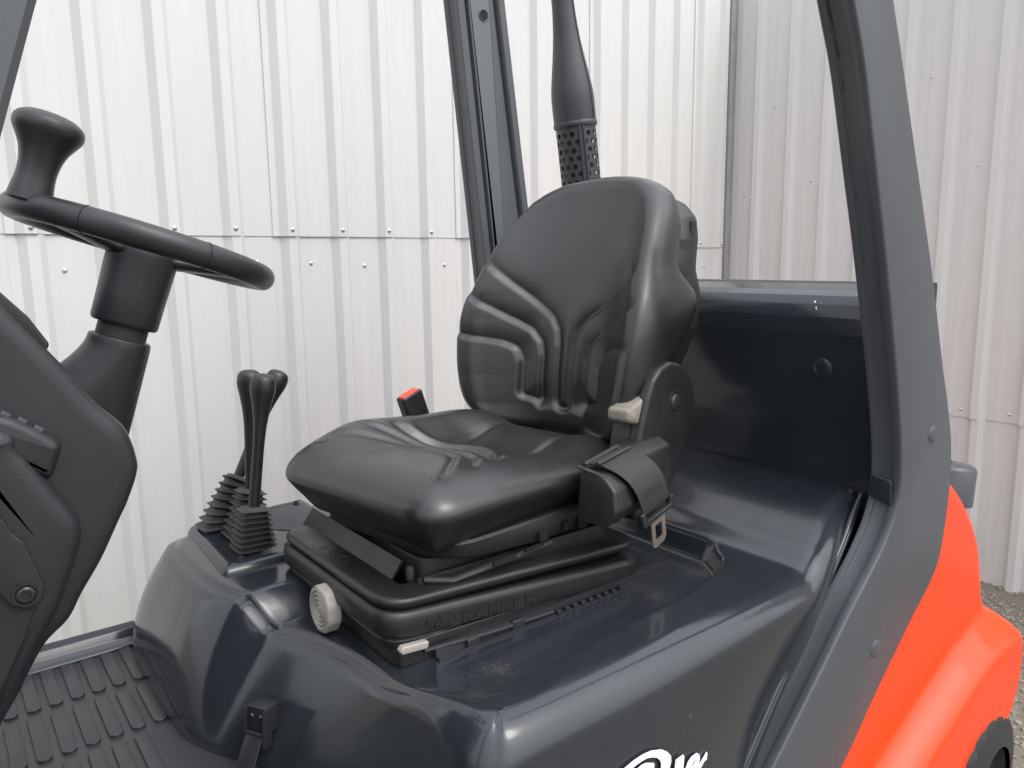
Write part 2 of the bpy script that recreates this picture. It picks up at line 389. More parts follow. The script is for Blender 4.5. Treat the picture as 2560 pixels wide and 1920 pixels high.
wang = R_(2.658); SC = 0.829; D = 3.32*SC
uL = np.array([math.cos(wang), math.sin(wang), 0]); nL = np.array([math.sin(wang), -math.cos(wang), 0])
orgL = -nL*D; S0 = 0.21466*D; CORNER = S0+PITCH*16.76
def left_wall():
    t = struct(thing('cladding_wall', 'long pale grey profiled metal wall behind the seat and steering wheel', 'wall', (0, 0, 0)), 'thing')
    joint = 1.693
    # sheet edges at rib indices -5.1, -1.1, 2.9, 6.93, 10.93, 14.93
    e = -5.1
    while e < 16.5:
        k = 4 if e < 14 else 2
        s0 = S0+PITCH*e; fr = PITCH*0.1+0.0 if True else 0
        jz = joint if e < 10 else 1.652
        up = clad_sheet('cladding_sheet', t, orgL, uL, nL, s0, k, jz, 3.14, 0.0065, fr+0.004)
        lo = clad_sheet('cladding_sheet', t, orgL, uL, nL, s0-0.0, k, 0.0, jz+0.08, 0.0012, fr+0.008)
        for q in range(k):
            base = s0+fr+0.004+PITCH*q
            P = orgL+uL*(base+0.0385)+nL*(0.0312+0.0065*(1-q/4)); screw(up, (P[0], P[1], jz+0.022+rng.uniform(-.004, .004)), nL)
            P = orgL+uL*(base+0.077+(PITCH-0.077)*(0.35+0.35*((q*7+3) % 3)/2))+nL*0.0012
            if q != 2: screw(lo, (P[0], P[1], jz-0.105+rng.uniform(-.012, .012)), nL)
        e += 4.01
    # corner flashing, stands 2-3 mm proud of the sheets
    c = orgL+uL*(CORNER-0.062)+nL*0.03
    fl = roundpoly([(0, 0), (0.058, 0.0), (0.058, 0.004), (0.004, 0.004), (0.004, 0.03), (0, 0.03)], 0.001, 2)
    V, F = loft([np.stack([c[0]+fl[:, 0]*uL[0]+fl[:, 1]*-nL[0], c[1]+fl[:, 0]*uL[1]+fl[:, 1]*-nL[1], np.full(len(fl), z)], 1) for z in (0, 2, 3.14)])
    mesh('corner_flashing', [(V, F)], M['edge'], t, smooth=20)
left_wall()

def right_wall():
    t = struct(thing('cladding_wall', 'pale grey profiled metal wall behind the right-hand post', 'wall', (0, 0, 0)), 'thing')
    u = nL; n = -uL; org = orgL+uL*CORNER; joint = 0.809
    # rib starts at distance D-… from the corner, measured back to the camera
    first = D-2.14870*SC - 7*PITCH+0.012
    for i in range(5):
        s0 = first-PITCH*0.35+i*PITCH*4
        up = clad_sheet('cladding_sheet', t, org, u, n, s0, 4, joint, 3.14, 0.003, PITCH*0.35)
        lo = clad_sheet('cladding_sheet', t, org, u, n, s0, 4, 0.0, joint+0.08, 0.001, PITCH*0.35+0.006)
        for q in range(4):
            base = s0+PITCH*0.35+PITCH*q
            P = org+u*(base+0.077+0.10)+n*0.0035; screw(up, (P[0], P[1], joint+0.034+rng.uniform(-.006, .006)), n)
            if q % 2: P = org+u*(base+0.077+0.06)+n*0.0035; screw(up, (P[0], P[1], 2.42+rng.uniform(-.03, .03)), n)
            if q % 2 == 0: P = org+u*(base+0.077+0.09)+n*0.0035; screw(up, (P[0], P[1], 1.98+rng.uniform(-.03, .03)), n)
right_wall()

# ================================================================ the forklift
T = thing('forklift_truck', 'dark grey and orange forklift truck with black driver seat and three control levers', 'forklift', (1.2, 1.29, 0))
CY = 1.29

# ---------------------------------------------------------------- floor mat
def floor():
    P = roundpoly([(-0.55, 0.62), (0.60, 0.62), (0.60, 1.0), (0.40, 1.24), (0.33, 1.40), (0.318, 1.905), (-0.55, 1.905)], 0.02, 4)
    m = mesh('floor_mat', [slab(P, 0.690, 0.7165, XY, 0.003)], M['mat'], T)
    pad = None; W, L = 0.0247, 0.165
    def outline(w, l):
        a = np.linspace(math.pi, 2*math.pi, 9); r = w/2
        pts = [(r*math.cos(t), r*0.8+r*0.8*math.sin(t)) for t in a]+[(r, l-0.003), (r-0.003, l), (-r+0.003, l), (-r, l-0.003)]
        return np.array(pts)
    for row, y0 in enumerate((1.704, 1.511, 1.318, 1.125, 0.932, 0.739)):
        for i in range(-7, 9):
            x = 0.181+0.0392*i-0.004*row
            lim = 0.312 if y0 > 1.45 else (0.30 if y0 > 1.3 else (0.37 if y0 > 1.1 else 0.43))
            if x+W/2 > lim: continue
            if pad is None:
                o = mesh('tread_pad', [slab(outline(W, L), -0.001, 0.0055, XY, 0.0, 0.0012, seg=2)], M['mat'], m, smooth=50); pad = o.data
            else:
                o = bpy.data.objects.new('tread_pad', pad); COL.objects.link(o); o.parent = m
            o.matrix_parent_inverse = T.matrix_basis.inverted() if False else Matrix.Identity(4)
            o.location = (x, y0, 0.7165)
    # raised right-hand floor edge
    prof = [(1.872, 0.70), (1.872, 0.722), (1.882, 0.727), (1.892, 0.735), (1.902, 0.752), (1.925, 0.757), (1.94, 0.75), (1.945, 0.60), (1.90, 0.60)]
    P = roundpoly(prof, 0.006, 3)
    mesh('floor_sill', [slab(P, -0.55, 0.335, YZ, 0.002)], M['gloss'], T)
floor()

# ---------------------------------------------------------------- hood
def hood():
    pairs = [(.60, .753, .55, .720), (.75, .750, .72, .718), (.90, .750, .90, .724), (1.08, .751, 1.06, .747), (1.25, .755, 1.20, .775), (1.37, .768, 1.37, .800), (1.52, .808, 1.52, .830),
             (1.61, .833, 1.62, .848), (1.655, .850, 1.66, .860), (1.672, .880, 1.675, .885), (1.673, .95, 1.675, .96), (1.673, 1.35, 1.675, 1.40), (1.672, 1.78, 1.675, 1.80), (1.655, 1.83, 1.66, 1.87), (1.60, 1.845, 1.60, 1.885),
             (1.25, 1.855, 1.25, 1.895), (.95, 1.86, .95, 1.90), (.65, 1.86, .62, 1.90), (.52, 1.855, .42, 1.90), (.445, 1.835, .335, 1.885), (.412, 1.78, .310, 1.83), (.405, 1.66, .306, 1.70), (.408, 1.56, .306, 1.57), (.420, 1.48, .308, 1.48),
             (.446, 1.415, .318, 1.41), (.480, 1.345, .345, 1.345), (.520, 1.25, .392, 1.26), (.541, 1.14, .432, 1.17), (.546, 1.03, .462, 1.05), (.546, .93, .480, .93), (.541, .86, .484, .85), (.541, .805, .487, .785), (.557, .770, .505, .742)]
    A4 = np.array(pairs); Q4 = closed_smooth(A4, 24); Pt, Pb = Q4[:, :2], Q4[:, 2:]
    ex = 1.15+0.65*smoothstep(1.34, 1.52, Pb[:, 1])
    recess = roundpoly([(0.68, 0.872), (0.80, 0.878), (1.10, 0.900), (1.28, 0.940), (1.345, 1.03), (1.345, 1.60), (0.20, 1.60), (0.20, 1.00), (0.52, 0.985)], [.08, .2, .3, .10, .08, .02, .02, .05, .15], 7)
    def h(x, y):
        z = np.full(x.shape, 0.968)
        z += 0.010*smoothstep(0.80, 0.765, y)*0
        con = smoothstep(1.350, 1.430, y)*(1-smoothstep(0.80, 1.0, x)*0.25)
        z += 0.003*con
        z += 0.094*smoothstep(1.33, 1.64, x)+0.012*smoothstep(1.34, 1.42, x)
        z -= 0.010*smoothstep(0.60, 0.46, x)*(1-con)
        d = sdf(recess, x, y); w_ = 0.016+0.085*smoothstep(0.86, 0.58, x)*smoothstep(1.22, 1.02, y)
        z -= 0.043*smoothstep(w_, -w_, d)*(1-con)
        return z
    rr = 0.013+0.045*smoothstep(0.98, 0.80, Pt[:, 1])*smoothstep(0.50, 0.56, Pt[:, 0])
    rings = []
    zc = 0.72
    for zf in (-1.2, -0.4, 0.0, 0.1, 0.2, 0.3, 0.4, 0.5, 0.6, 0.7, 0.8, 0.88):
        g = abs(zf)**ex[:, None] if zf > 0 else zf*0.15
        P = Pb+(Pt-Pb)*g; hz = h(*Pt.T)-rr
        rings.append(np.column_stack([P, zc+(hz-zc)*zf/0.88 if zf > 0 else np.full(len(P), zc+zf*0.25)]))
    g88 = (0.88**ex)[:, None]; P88 = Pb+(Pt-Pb)*g88
    P1 = Pt
    for t in np.linspace(0.12, math.pi/2, 9):
        q = rr*(1-math.cos(t)); f = min(1, t/0.5)
        P = inset(P88+(P1-P88)*f, q); rings.append(np.column_stack([P, h(*P.T)-rr*(1-math.sin(t))]))
    last = rings[-1][:, :2]
    shell = loft(rings, True, False, False)
    patch = fill(last, 0.0065, lambda x, y: np.stack([x, y, h(x, y)], 1))
    ho = mesh('hood', [shell, patch], M['hood'], T, smooth=180, weld=1e-5)
    # lipped seal along the gap to the rear post
    path = [(1.640, 0.832, 1.072), (1.585, 0.824, 1.030), (1.53, 0.812, 0.990), (1.46, 0.802, 0.935), (1.36, 0.793, 0.850), (1.25, 0.780, 0.760), (1.12, 0.764, 0.650), (1.0, 0.75, 0.55)]
    pts = np.array([np.array(p) for p in smooth_profile(path, 6)])
    mesh('hood_lip', [tube(pts, 0.007, 10), tube(pts+np.array([-0.016, -0.004, 0.006]), 0.006, 8)], M['gloss'], T, smooth=180)
    # white script lettering on the hood side, only its upper part is in view
    XZp = lambda P: np.array(P)
    O_out = [(0.700, 0.800), (0.722, 0.825), (0.756, 0.839), (0.771, 0.842), (0.79, 0.845), (0.811, 0.846), (0.829, 0.844), (0.851, 0.837), (0.864, 0.828), (0.872, 0.818), (0.872, 0.81), (0.868, 0.801), (0.857, 0.793), (0.835, 0.775)]
    O_in = [(0.825, 0.787), (0.841, 0.8), (0.847, 0.806), (0.849, 0.814), (0.846, 0.822), (0.839, 0.829), (0.828, 0.834), (0.816, 0.837), (0.803, 0.837), (0.79, 0.836), (0.774, 0.831), (0.752, 0.818)]
    hook = [(0.770, 0.812), (0.787, 0.825), (0.795, 0.829), (0.806, 0.831), (0.816, 0.83), (0.832, 0.823), (0.833, 0.82), (0.832, 0.816), (0.822, 0.819), (0.812, 0.82), (0.803, 0.817), (0.788, 0.806)]
    el = [(0.872, 0.764), (0.877, 0.784), (0.883, 0.806), (0.902, 0.807), (0.904, 0.802), (0.897, 0.775), (0.892, 0.758)]
    e_o = [(0.903, 0.760), (0.903, 0.772), (0.905, 0.78), (0.914, 0.788), (0.925, 0.792), (0.941, 0.791), (0.948, 0.785), (0.949, 0.776), (0.944, 0.769), (0.933, 0.766), (0.925, 0.768)]
    e_i = [(0.912, 0.762), (0.918, 0.770), (0.924, 0.776), (0.927, 0.78), (0.934, 0.783), (0.937, 0.781), (0.931, 0.777), (0.924, 0.773)]
    tail = [(0.915, 0.752), (0.929, 0.761), (0.941, 0.765), (0.957, 0.772), (0.971, 0.778), (0.973, 0.774), (0.97, 0.765), (0.962, 0.765), (0.95, 0.759), (0.941, 0.755), (0.925, 0.745)]
    def yside(x, z):
        zf = np.clip((z-0.72)/(0.938-0.72)*0.88, 0, 0.88); return np.interp(x, [0.49, 0.90, 1.2], [0.718, 0.724, 0.775])*(1-zf**1.15)+0.750*zf**1.15
    def strip(P):
        P = np.array(P); V0 = np.column_stack([P[:, 0], yside(P[:, 0], P[:, 1])-0.0060, P[:, 1]]); V1 = V0+np.array([0, 0.0012, 0])
        return loft([V0, V1])
    parts = [strip(O_out+O_in[:1]+O_in[1:]), strip(hook), strip(el), strip(e_o+e_i[::-1]), strip(tail)]
    for nm, pl in (('lettering', parts),):
        mesh('script_lettering', pl, M['white'], ho, smooth=None)
    return ho
HOOD = hood()

# hood latch on the front of the hood
def latch():
    f = frame((0.396, 1.247, 0.812), (-0.87, -0.49, 0.10), (0, 0, 1))       # u sideways (to the far side), v up, d outwards
    b = lambda u0, u1, v0, v1, d0, d1, r=0.002: slab(roundpoly([(u0, v0), (u1, v0), (u1, v1), (u0, v1)], r, 3), d0, d1, f, 0.001, seg=2)
    o = mesh('hood_latch', [b(-0.0205, 0.0205, -0.024, 0.024, -0.03, 0.004), b(-0.0225, -0.0195, -0.028, 0.025, -0.01, 0.013), b(0.0195, 0.0225, -0.045, 0.025, -0.01, 0.013)], M['dark_steel'], T)
    for s in (-0.0095, 0.0095):
        mesh('latch_bolt', [lathe([(0.0055, -0.003), (0.0055, 0.002), (0.004, 0.0040), (0.001, 0.0045)], f(np.array([s]), np.array([0.008]), np.array([0.004]))[0], (-0.87, -0.49, 0.10), 6)], M['dark_steel'], o)
    g = frame((0.380, 1.238, 0.757), (-0.74, -0.42, 0.52), (0, 0, 1))
    s = lambda P, d0, d1, r=0.004: slab(roundpoly(P, r, 3), d0, d1, g, 0.001, seg=2)
    mesh('latch_strap', [s([(-0.0185, -0.085), (0.0185, -0.085), (0.0185, 0.035), (-0.0185, 0.035)], 0.010, 0.013),
                         tube(g(np.array([-0.0215, 0.0215]), np.array([0.034, 0.034]), np.array([0.011, 0.011])), 0.0045, 10)], M['dark_steel'], o)
    mesh('latch_hook', [lathe([(0.0155, 0), (0.016, 0.005), (0.014, 0.012), (0.009, 0.015), (0.002, 0.016)], g(np.array([0.002]), np.array([-0.050]), np.array([0.012]))[0], (-0.74, -0.42, 0.52), 20),
                        tube(g(np.array([0.018, 0.028, 0.043, 0.050, 0.045, 0.035]), np.array([-0.042, -0.038, -0.045, -0.066, -0.10, -0.14]), np.full(6, 0.014)), 0.0060, 10),
                        tube(g(np.array([-0.014, -0.020, -0.014, 0.0]), np.array([-0.06, -0.08, -0.11, -0.14]), np.full(4, 0.018)), 0.005, 10)], M['rubber'], o)
latch()

# ---------------------------------------------------------------- lever plate and levers
def levers():
    K_ = 1.079; far = lambda p: np.array([0, 0, 1.6])+(np.asarray(p, float)-np.array([0, 0, 1.6]))*K_
    P = roundpoly([(0.434, 1.530), (0.76, 1.530), (0.76, 1.89), (0.512, 1.875), (0.452, 1.86)], [0.018, 0.02, 0.02, 0.03, 0.03], 6)
    pl = mesh('lever_plate', [rings2(P, [(0, 0.945), (0, 0.968), (0.003, 0.975), (0.009, 0.982), (0.015, 0.985), (0.024, 0.9855), (0.028, 0.984)], XY)], M['gloss'], T, smooth=60)
    for x, y in ((0.485, 1.560), (0.487, 1.842), (0.722, 1.850), (0.72, 1.56)):
        mesh('plate_screw', [lathe([(0.007, 0), (0.0085, 0.001), (0.0085, 0.0025), (0.006, 0.003), (0.0055, 0.0075), (0.003, 0.0085)], (x, y, 0.9842), (0, 0, 1), 6)], M['dark_steel'], pl)
    spec = [((0.490, 1.497, 1.03), (0.499, 1.502, 1.112), (0.536, 1.50, 1.381), 1.0, 'black control lever nearest the seat edge'),
            ((0.500, 1.585, 1.03), (0.524, 1.592, 1.123), (0.541, 1.60, 1.378), 1.0, 'middle black control lever'),
            ((0.468, 1.665, 1.03), (0.530, 1.685, 1.128), (0.640, 1.685, 1.357), 1.0, 'farthest black control lever, leaning back')]
    for b0, b1, tp, s, lab in spec:
        b0, b1, tp = map(far, (b0, b1, tp)); ax = tp-b1; Lr = np.linalg.norm(ax); ax /= Lr
        a = b1-ax*0.02; L = Lr+0.02
        pr = smooth_profile([(0.0125, 0), (0.0120, L*0.30), (0.0125, L*0.52), (0.0150, L*0.66), (0.0205, L*0.78), (0.0262, L*0.87), (0.0270, L*0.925), (0.0230, L*0.972), (0.0125, L*0.995), (0.0004, L)], 5)
        lv = mesh('control_lever', [lathe(pr, a, ax, 28)], M['plastic'], T, smooth=180, label=lab)
        # bellows: stacked rounded-square lips along a bent axis
        rings = []; nl = 8; K = 44
        th = np.linspace(0, 2*math.pi, K, endpoint=False); sq = (np.abs(np.cos(th))**5+np.abs(np.sin(th))**5)**(-1/5)
        for i in range(nl*6+1):
            u = i/(nl*6); c = b0*(1-u)+b1*u; tl = (b1-b0)*1.0; 
            ph = (i % 6)/6.0
            lip = 0.5-0.5*math.cos(2*math.pi*ph); lip = lip**2.2
            half = 1.06*(0.0425*(1-u)+0.0305*u)*(0.74+0.26*lip)
            nrm = tl/np.linalg.norm(tl); nrm = np.array([0, 0, 1])*(1-u)+nrm*u; nrm /= np.linalg.norm(nrm)
            x = np.array([1.0, 0, 0]); x = x-(x@nrm)*nrm; x /= np.linalg.norm(x); y = np.cross(nrm, x)
            rings.append(c+half*(np.outer(np.cos(th)*sq, x)+np.outer(np.sin(th)*sq, y)))
        for f in (0.62, 0.5, 0.38): rings.append(c+half*f*(np.outer(np.cos(th), x)+np.outer(np.sin(th), y))+nrm*0.002)
        mesh('rubber_bellows', [loft(rings)], M['rubber'], lv, smooth=75)
levers()

# ---------------------------------------------------------------- seat suspension (square to the truck)

def suspension():
    R0 = lambda d, r=0.05: roundpoly([(0.547+d, 1.052+d), (1.165-d, 1.052+d), (1.165-d, 1.522-d), (0.547+d, 1.522-d)], r, 8)
    tilt = lambda z, k: (lambda u, v, d: np.stack([u, v, d-(u-0.56)*k], 1))
    def band(d0, zs, k, r=0.055):
        P = R0(d0, r); return rings2(P, zs, tilt(0, k))
    body = [band(0.0, [(0.030, 0.952), (0.018, 0.955), (0.012, 0.962), (0.010, 0.972), (0.013, 0.976), (0.012, 0.980), (0.003, 0.982), (0.0, 0.986), (0.0, 1.012), (0.002, 1.020), (0.006, 1.0245), (0.012, 1.0265), (0.020, 1.0255)], 0.085),
            slab(roundpoly([(0.572, 1.10), (0.575, 1.060), (1.12, 1.060), (1.12, 1.51), (0.572, 1.51)], 0.012, 4), 0.925, 0.968, tilt(0, 0.035), 0.004)]
    su = mesh('seat_suspension', body, M['plastic'], T, smooth=40)
    # upper tray with upstands
    P = R0(0.004, 0.06)
    tray = rings2(P, [(0.022, 1.018), (0.012, 1.024), (0.002, 1.033), (0.0, 1.038), (0.001, 1.043), (0.005, 1.0465), (0.012, 1.048), (0.040, 1.0485), (0.062, 1.0475), (0.066, 1.02)], tilt(0, 0.055))
    m = mesh('upper_tray', [tray], M['plastic'], su, smooth=40)
    up = [box(0.640, 1.09, 1.098, 1.106, 1.010, 1.054, 0.002), box(0.640, 1.09, 1.462, 1.470, 1.010, 1.070, 0.002), box(1.08, 1.088, 1.106, 1.462, 1.0, 1.06, 0.002)]
    # slanted front upstand
    pr = np.array([(0.612, 1.040), (0.617, 1.040), (0.640, 1.070), (0.636, 1.073)])
    up.append(loft([np.stack([pr[:, 0], np.full(4, y), pr[:, 1]], 1) for y in (1.150, 1.535)]))
    mesh('tray_upstand', up, M['plastic'], su, smooth=30)
    mesh('inner_bellows', [slab(roundpoly([(0.66, 1.12), (1.08, 1.12), (1.08, 1.45), (0.66, 1.45)], 0.03, 5), 0.99, 1.075, XY, 0.004)], M['rubber'], su)
    # rails on the hood
    for y in (1.052, 1.50):
        pr = roundpoly([(y-0.014, 0.917), (y+0.020, 0.917), (y+0.020, 0.945), (y-0.004, 0.945), (y-0.004, 0.930), (y-0.014, 0.930)], 0.0015, 2)
        parts = [slab(pr, 0.64, 1.245, YZ, 0.001)]
        for k in range(9): parts.append(box(0.905+k*0.021, 0.914+k*0.021, y-0.016, y-0.006, 0.929, 0.937, 0.001))
        mesh('seat_rail', parts, M['dark_steel'], su, smooth=30)
    mesh('slide_rod', [tube([(0.62, 1.055, 0.946), (0.76, 1.045, 0.940), (0.90, 1.045, 0.935)], 0.005, 8), box(0.70, 0.725, 1.04, 1.055, 0.926, 0.944, 0.002), box(0.80, 0.83, 1.04, 1.056, 0.926, 0.946, 0.002)], M['dark_steel'], su)
    # round weight-setting knob at the front
    pr = [(0.018, -0.020), (0.018, 0.0), (0.0405, 0.001), (0.0435, 0.004), (0.0435, 0.026), (0.0410, 0.0285), (0.0385, 0.0285)]
    for i in range(9):
        r = 0.037-0.0040*i; pr += [(r, 0.0272 if i % 2 else 0.0295), (r-0.0016, 0.0272 if i % 2 else 0.0295)]
    pr += [(0.0004, 0.0285)]
    kn = lathe(pr, (0.556, 1.272, 0.972), (-1, -0.02, 0.02), 44); kn = (np.array([0.556, 1.272, 0.967])+(kn[0]-np.array([0.556, 1.272, 0.972]))*np.array([1, 0.95, 1.02]), kn[1])
    V = kn[0]; d = V-np.array([0.556, 1.272, 0.967]); ang = np.arctan2(d[:, 2], d[:, 1]); rad = np.hypot(d[:, 1], d[:, 2])
    k = np.where(rad > 0.0395, 1+0.022*np.sign(np.cos(ang*9))*0.8, 1.0); V[:, 1:] = np.array([1.272, 0.967])+d[:, 1:]*k[:, None]
    mesh('weight_knob', [kn], M['beige'], su, smooth=35)
    # pale slide lever grip low on the near side
    mesh('slide_lever', [slab(roundpoly([(0.572, 0.9580), (0.622, 0.9535), (0.625, 0.9665), (0.575, 0.9715), (0.569, 0.965)], 0.004, 3), 1.043, 1.058, XZ, 0.003)], M['beige'], su, smooth=60)
    # raised lettering and emblem on the near side band, front-to-rear
    k = 0.085; y0 = 1.0515
    fm = lambda u, v, d: np.stack([0.672+u, y0-d+0.0004, 0.9885+v-(0.672+u-0.56)*k], 1)
    fm2 = lambda u, v, d: np.stack([u, 1.0525-d-0.0006, 0.9875+v-(u-0.56)*0.085], 1)
    LET = letters("GRAMMER", 0.673, 0.0283, 0.0185, 0.0200, 0.0066, fm2)
    mesh('raised_lettering', LET, M['plastic'], su, smooth=None)
    em = []
    c0 = 0.640
    fe = lambda P: np.array([(c0+p[0], p[1]) for p in P])
    fx = lambda u, v, d: np.stack([u, y0-d+0.0004, 0.9985+v-(u-0.56)*k], 1)
    for s in (-1, 1):
        for j in range(3):
            a = [(s*0.002, 0.002-0.004*j), (s*0.008, 0.0065-0.003*j), (s*0.0135, 0.012-0.0045*j), (s*0.0145, 0.009-0.0045*j), (s*0.009, 0.0035-0.003*j), (s*0.002, -0.001-0.004*j)]
            em.append(slab(fe(a), 0.0, 0.0013, fx, 0, 0))
        for j in range(2):
            a = [(s*(0.0015+0.003*j), -0.012), (s*(0.003+0.003*j), -0.012), (s*(0.003+0.003*j), -0.006), (s*(0.0015+0.003*j), -0.006)]
            em.append(slab(fe(a), 0.0, 0.0013, fx, 0, 0))
    ra = np.linspace(R_(160), R_(380), 16)
    ring_o = [(0.0165*math.cos(t), 0.0135*math.sin(t)) for t in ra]; ring_i = [(0.0148*math.cos(t), 0.0120*math.sin(t)) for t in ra[::-1]]
    em.append(slab(fe(ring_o+ring_i), 0.0, 0.0012, fx, 0, 0))
    mesh('raised_emblem', em, M['plastic'], su, smooth=None)
    # raised marks on the front of the upper tray
    mk = []
    for (x, y, l, a) in ((0.578, 1.36, 0.022, 0.5), (0.588, 1.335, 0.016, 0.2), (0.572, 1.31, 0.02, 1.2), (0.590, 1.295, 0.02, -0.3), (0.582, 1.28, 0.014, 0.8), (0.575, 1.255, 0.02, 0.1)):
        dx, dy = math.cos(a)*l/2, math.sin(a)*l/2; mk.append(tube([(x-dx, y-dy, 1.0478-(x-.56)*.055), (x+dx, y+dy, 1.0478-(x-.56)*.055)], 0.0013, 6))
    a = np.linspace(0, 6.0, 14); mk.append(tube(np.stack([0.585+0.007*np.cos(a), 1.268+0.007*np.sin(a), np.full(14, 1.0465)], 1), 0.0012, 6))
    mesh('tray_marks', mk, M['plastic'], su, smooth=60)
suspension()

# ---------------------------------------------------------------- swivelled seat: local frame (x rear, y far side, z world height)
PSI = R_(9.0); cP, sP = math.cos(PSI), math.sin(PSI)
def L2W(V):
    V = np.asarray(V, float); return np.stack([0.86+V[:, 0]*cP-V[:, 1]*sP, 1.29+V[:, 0]*sP+V[:, 1]*cP, V[:, 2]], 1)
def lw(parts): return [(L2W(v), f) for v, f in parts]

def pillow(P, spec, front, step, place):
    """P outline, spec list of (inset, f(u,v)->depth): rounded rim, then the front and back patches; place maps (u, v, depth) to 3-D"""
    R2 = [inset(P, d) for d, _ in spec]
    rim = loft([place(Q[:, 0], Q[:, 1], fn(*Q.T)) for Q, (_, fn) in zip(R2, spec)], True, False, False)
    return [rim, fill(R2[-1], step, lambda u, v: place(u, v, front(u, v))), fill(R2[0][::3], 0.03, lambda u, v: place(u, v, spec[0][1](u, v)))]

def cushion():
    P = roundpoly([(-0.288, -0.05), (-0.290, -0.240), (-0.14, -0.246), (0.10, -0.246), (0.31, -0.235), (0.31, 0.235), (0.10, 0.246), (-0.14, 0.246), (-0.290, 0.240), (-0.288, 0.05)],
                  [.3, 0.13, .3, .3, .10, .10, .3, .3, 0.13, .3], 16); P = even(P, 0.005)
    sym = lambda P: P+[(x, -y) for x, y in P[::-1][1:]]
    c1 = sym([(-0.230, 0.200), (-0.165, 0.145), (-0.108, 0.095), (-0.066, 0.05), (-0.048, 0.0)])
    c2 = sym([(-0.145, 0.190), (-0.098, 0.140), (-0.052, 0.092), (-0.014, 0.045), (0.0, 0.0)])
    c3 = sym([(-0.055, 0.175), (-0.030, 0.125), (0.004, 0.082), (0.036, 0.04), (0.050, 0.0)])
    def h(x, y):
        t = np.abs(y)/0.24
        z = 1.233-0.022*smoothstep(-0.20, 0.12, x)
        z += np.where(y > 0, 0.046*smoothstep(0.25, 0.85, t)*smoothstep(-0.30, -0.10, x)*(1-0.45*smoothstep(0.12, 0.30, x)), 0.0)
        z += np.where(y < 0, (0.010*smoothstep(0.3, 0.8, t)*smoothstep(-0.25, 0.0, x)), 0.0)
        z -= 0.016*smoothstep(-0.12, 0.02, x)*(1-smoothstep(0.35, 0.75, t))*(1-smoothstep(0.12, 0.22, x))
        z += 0.006*smoothstep(0.10, 0.20, x)*(1-smoothstep(0.6, 0.9, t))-0.02*smoothstep(0.24, 0.31, x)
        z -= 0.006*smoothstep(0.10, 0.0, -sdf(P[::2], x, y))
        for c, dep, wd in ((c1, 0.0032, 0.012), (c2, 0.0042, 0.012), (c3, 0.0070, 0.013)):
            C = np.array(c); xc = np.interp(y, C[::-1, 1], C[::-1, 0]); d = x-xc
            fade = smoothstep(0.98, 0.80, np.abs(y)/np.max(C[:, 1]))
            z += fade*(-dep*np.exp(-(d/wd)**2)+dep*1.1*np.exp(-((d-0.024)/0.014)**2))
        z -= 0.007*np.exp(-((np.abs(y)-0.095)/0.010)**2)*smoothstep(0.03, 0.08, x)*(1-smoothstep(0.2, 0.26, x))
        return z
    zb = 1.108
    S_ = []
    prof = [(0.070, -0.06), (0.058, -0.03), (0.050, 0.03), (0.042, 0.10), (0.031, 0.22), (0.018, 0.35), (0.008, 0.46), (0.002, 0.54)]
    prof += [(0.082*(1-math.cos(q)), 0.60+0.40*math.sin(q)) for q in np.linspace(0, math.pi/2, 12)]
    for dd, f in prof:
        S_.append((dd, (lambda f: (lambda x, y: zb+(h(x, y)-zb)*f))(f)))
    cu = mesh('seat_cushion', pillow(P, S_, h, 0.0042, lambda u, v, d: L2W(np.stack([u, v, d], 1))), M['vinyl'], T, smooth=180, weld=1e-5)
    # seat pan below, with square holes on the near side
    Pp = roundpoly([(-0.232, -0.200), (0.02, -0.217), (0.26, -0.222), (0.26, 0.222), (0.02, 0.217), (-0.232, 0.200)], [.10, .2, .03, .03, .2, .10], 8)
    pan = [rings2(Pp, [(0.04, 1.058), (0.012, 1.060), (0.006, 1.065), (0.002, 1.085), (0.0, 1.108), (0.004, 1.113), (0.03, 1.114)], lambda u, v, d: np.stack([u, v, d+np.where(d < 1.09, 0.022*smoothstep(-0.02, -0.22, u), 0)], 1))]
    pn = mesh('seat_pan', lw(pan), M['pan'], cu, smooth=45)
    hl = []
    for x, z, sx, sz in ((0.005, 1.078, 0.011, 0.009), (0.075, 1.080, 0.009, 0.009), (0.125, 1.074, 0.013, 0.012), (-0.10, 1.062, 0.03, 0.004), (-0.02, 1.062, 0.025, 0.003)):
        y = -0.2205
        fo = roundpoly([(x-sx, z-sz), (x+sx, z-sz), (x+sx, z+sz), (x-sx, z+sz)], 0.002, 2); mesh('pan_slot', lw([slab(fo, y-0.0035, y+0.002, XZ, 0.0, 0.0)]), M['hole'], cu, smooth=None)
    mesh('pan_link', lw([tube([(-0.24, -0.16, 1.052), (-0.20, -0.19, 1.046), (-0.05, -0.205, 1.050), (0.04, -0.21, 1.052)], 0.006, 8),
                         lathe([(0.008, 0), (0.008, 0.02), (0.005, 0.026)], (-0.238, -0.12, 1.040), (0, 0, 1), 10)]), M['rubber'], cu)
cushion()

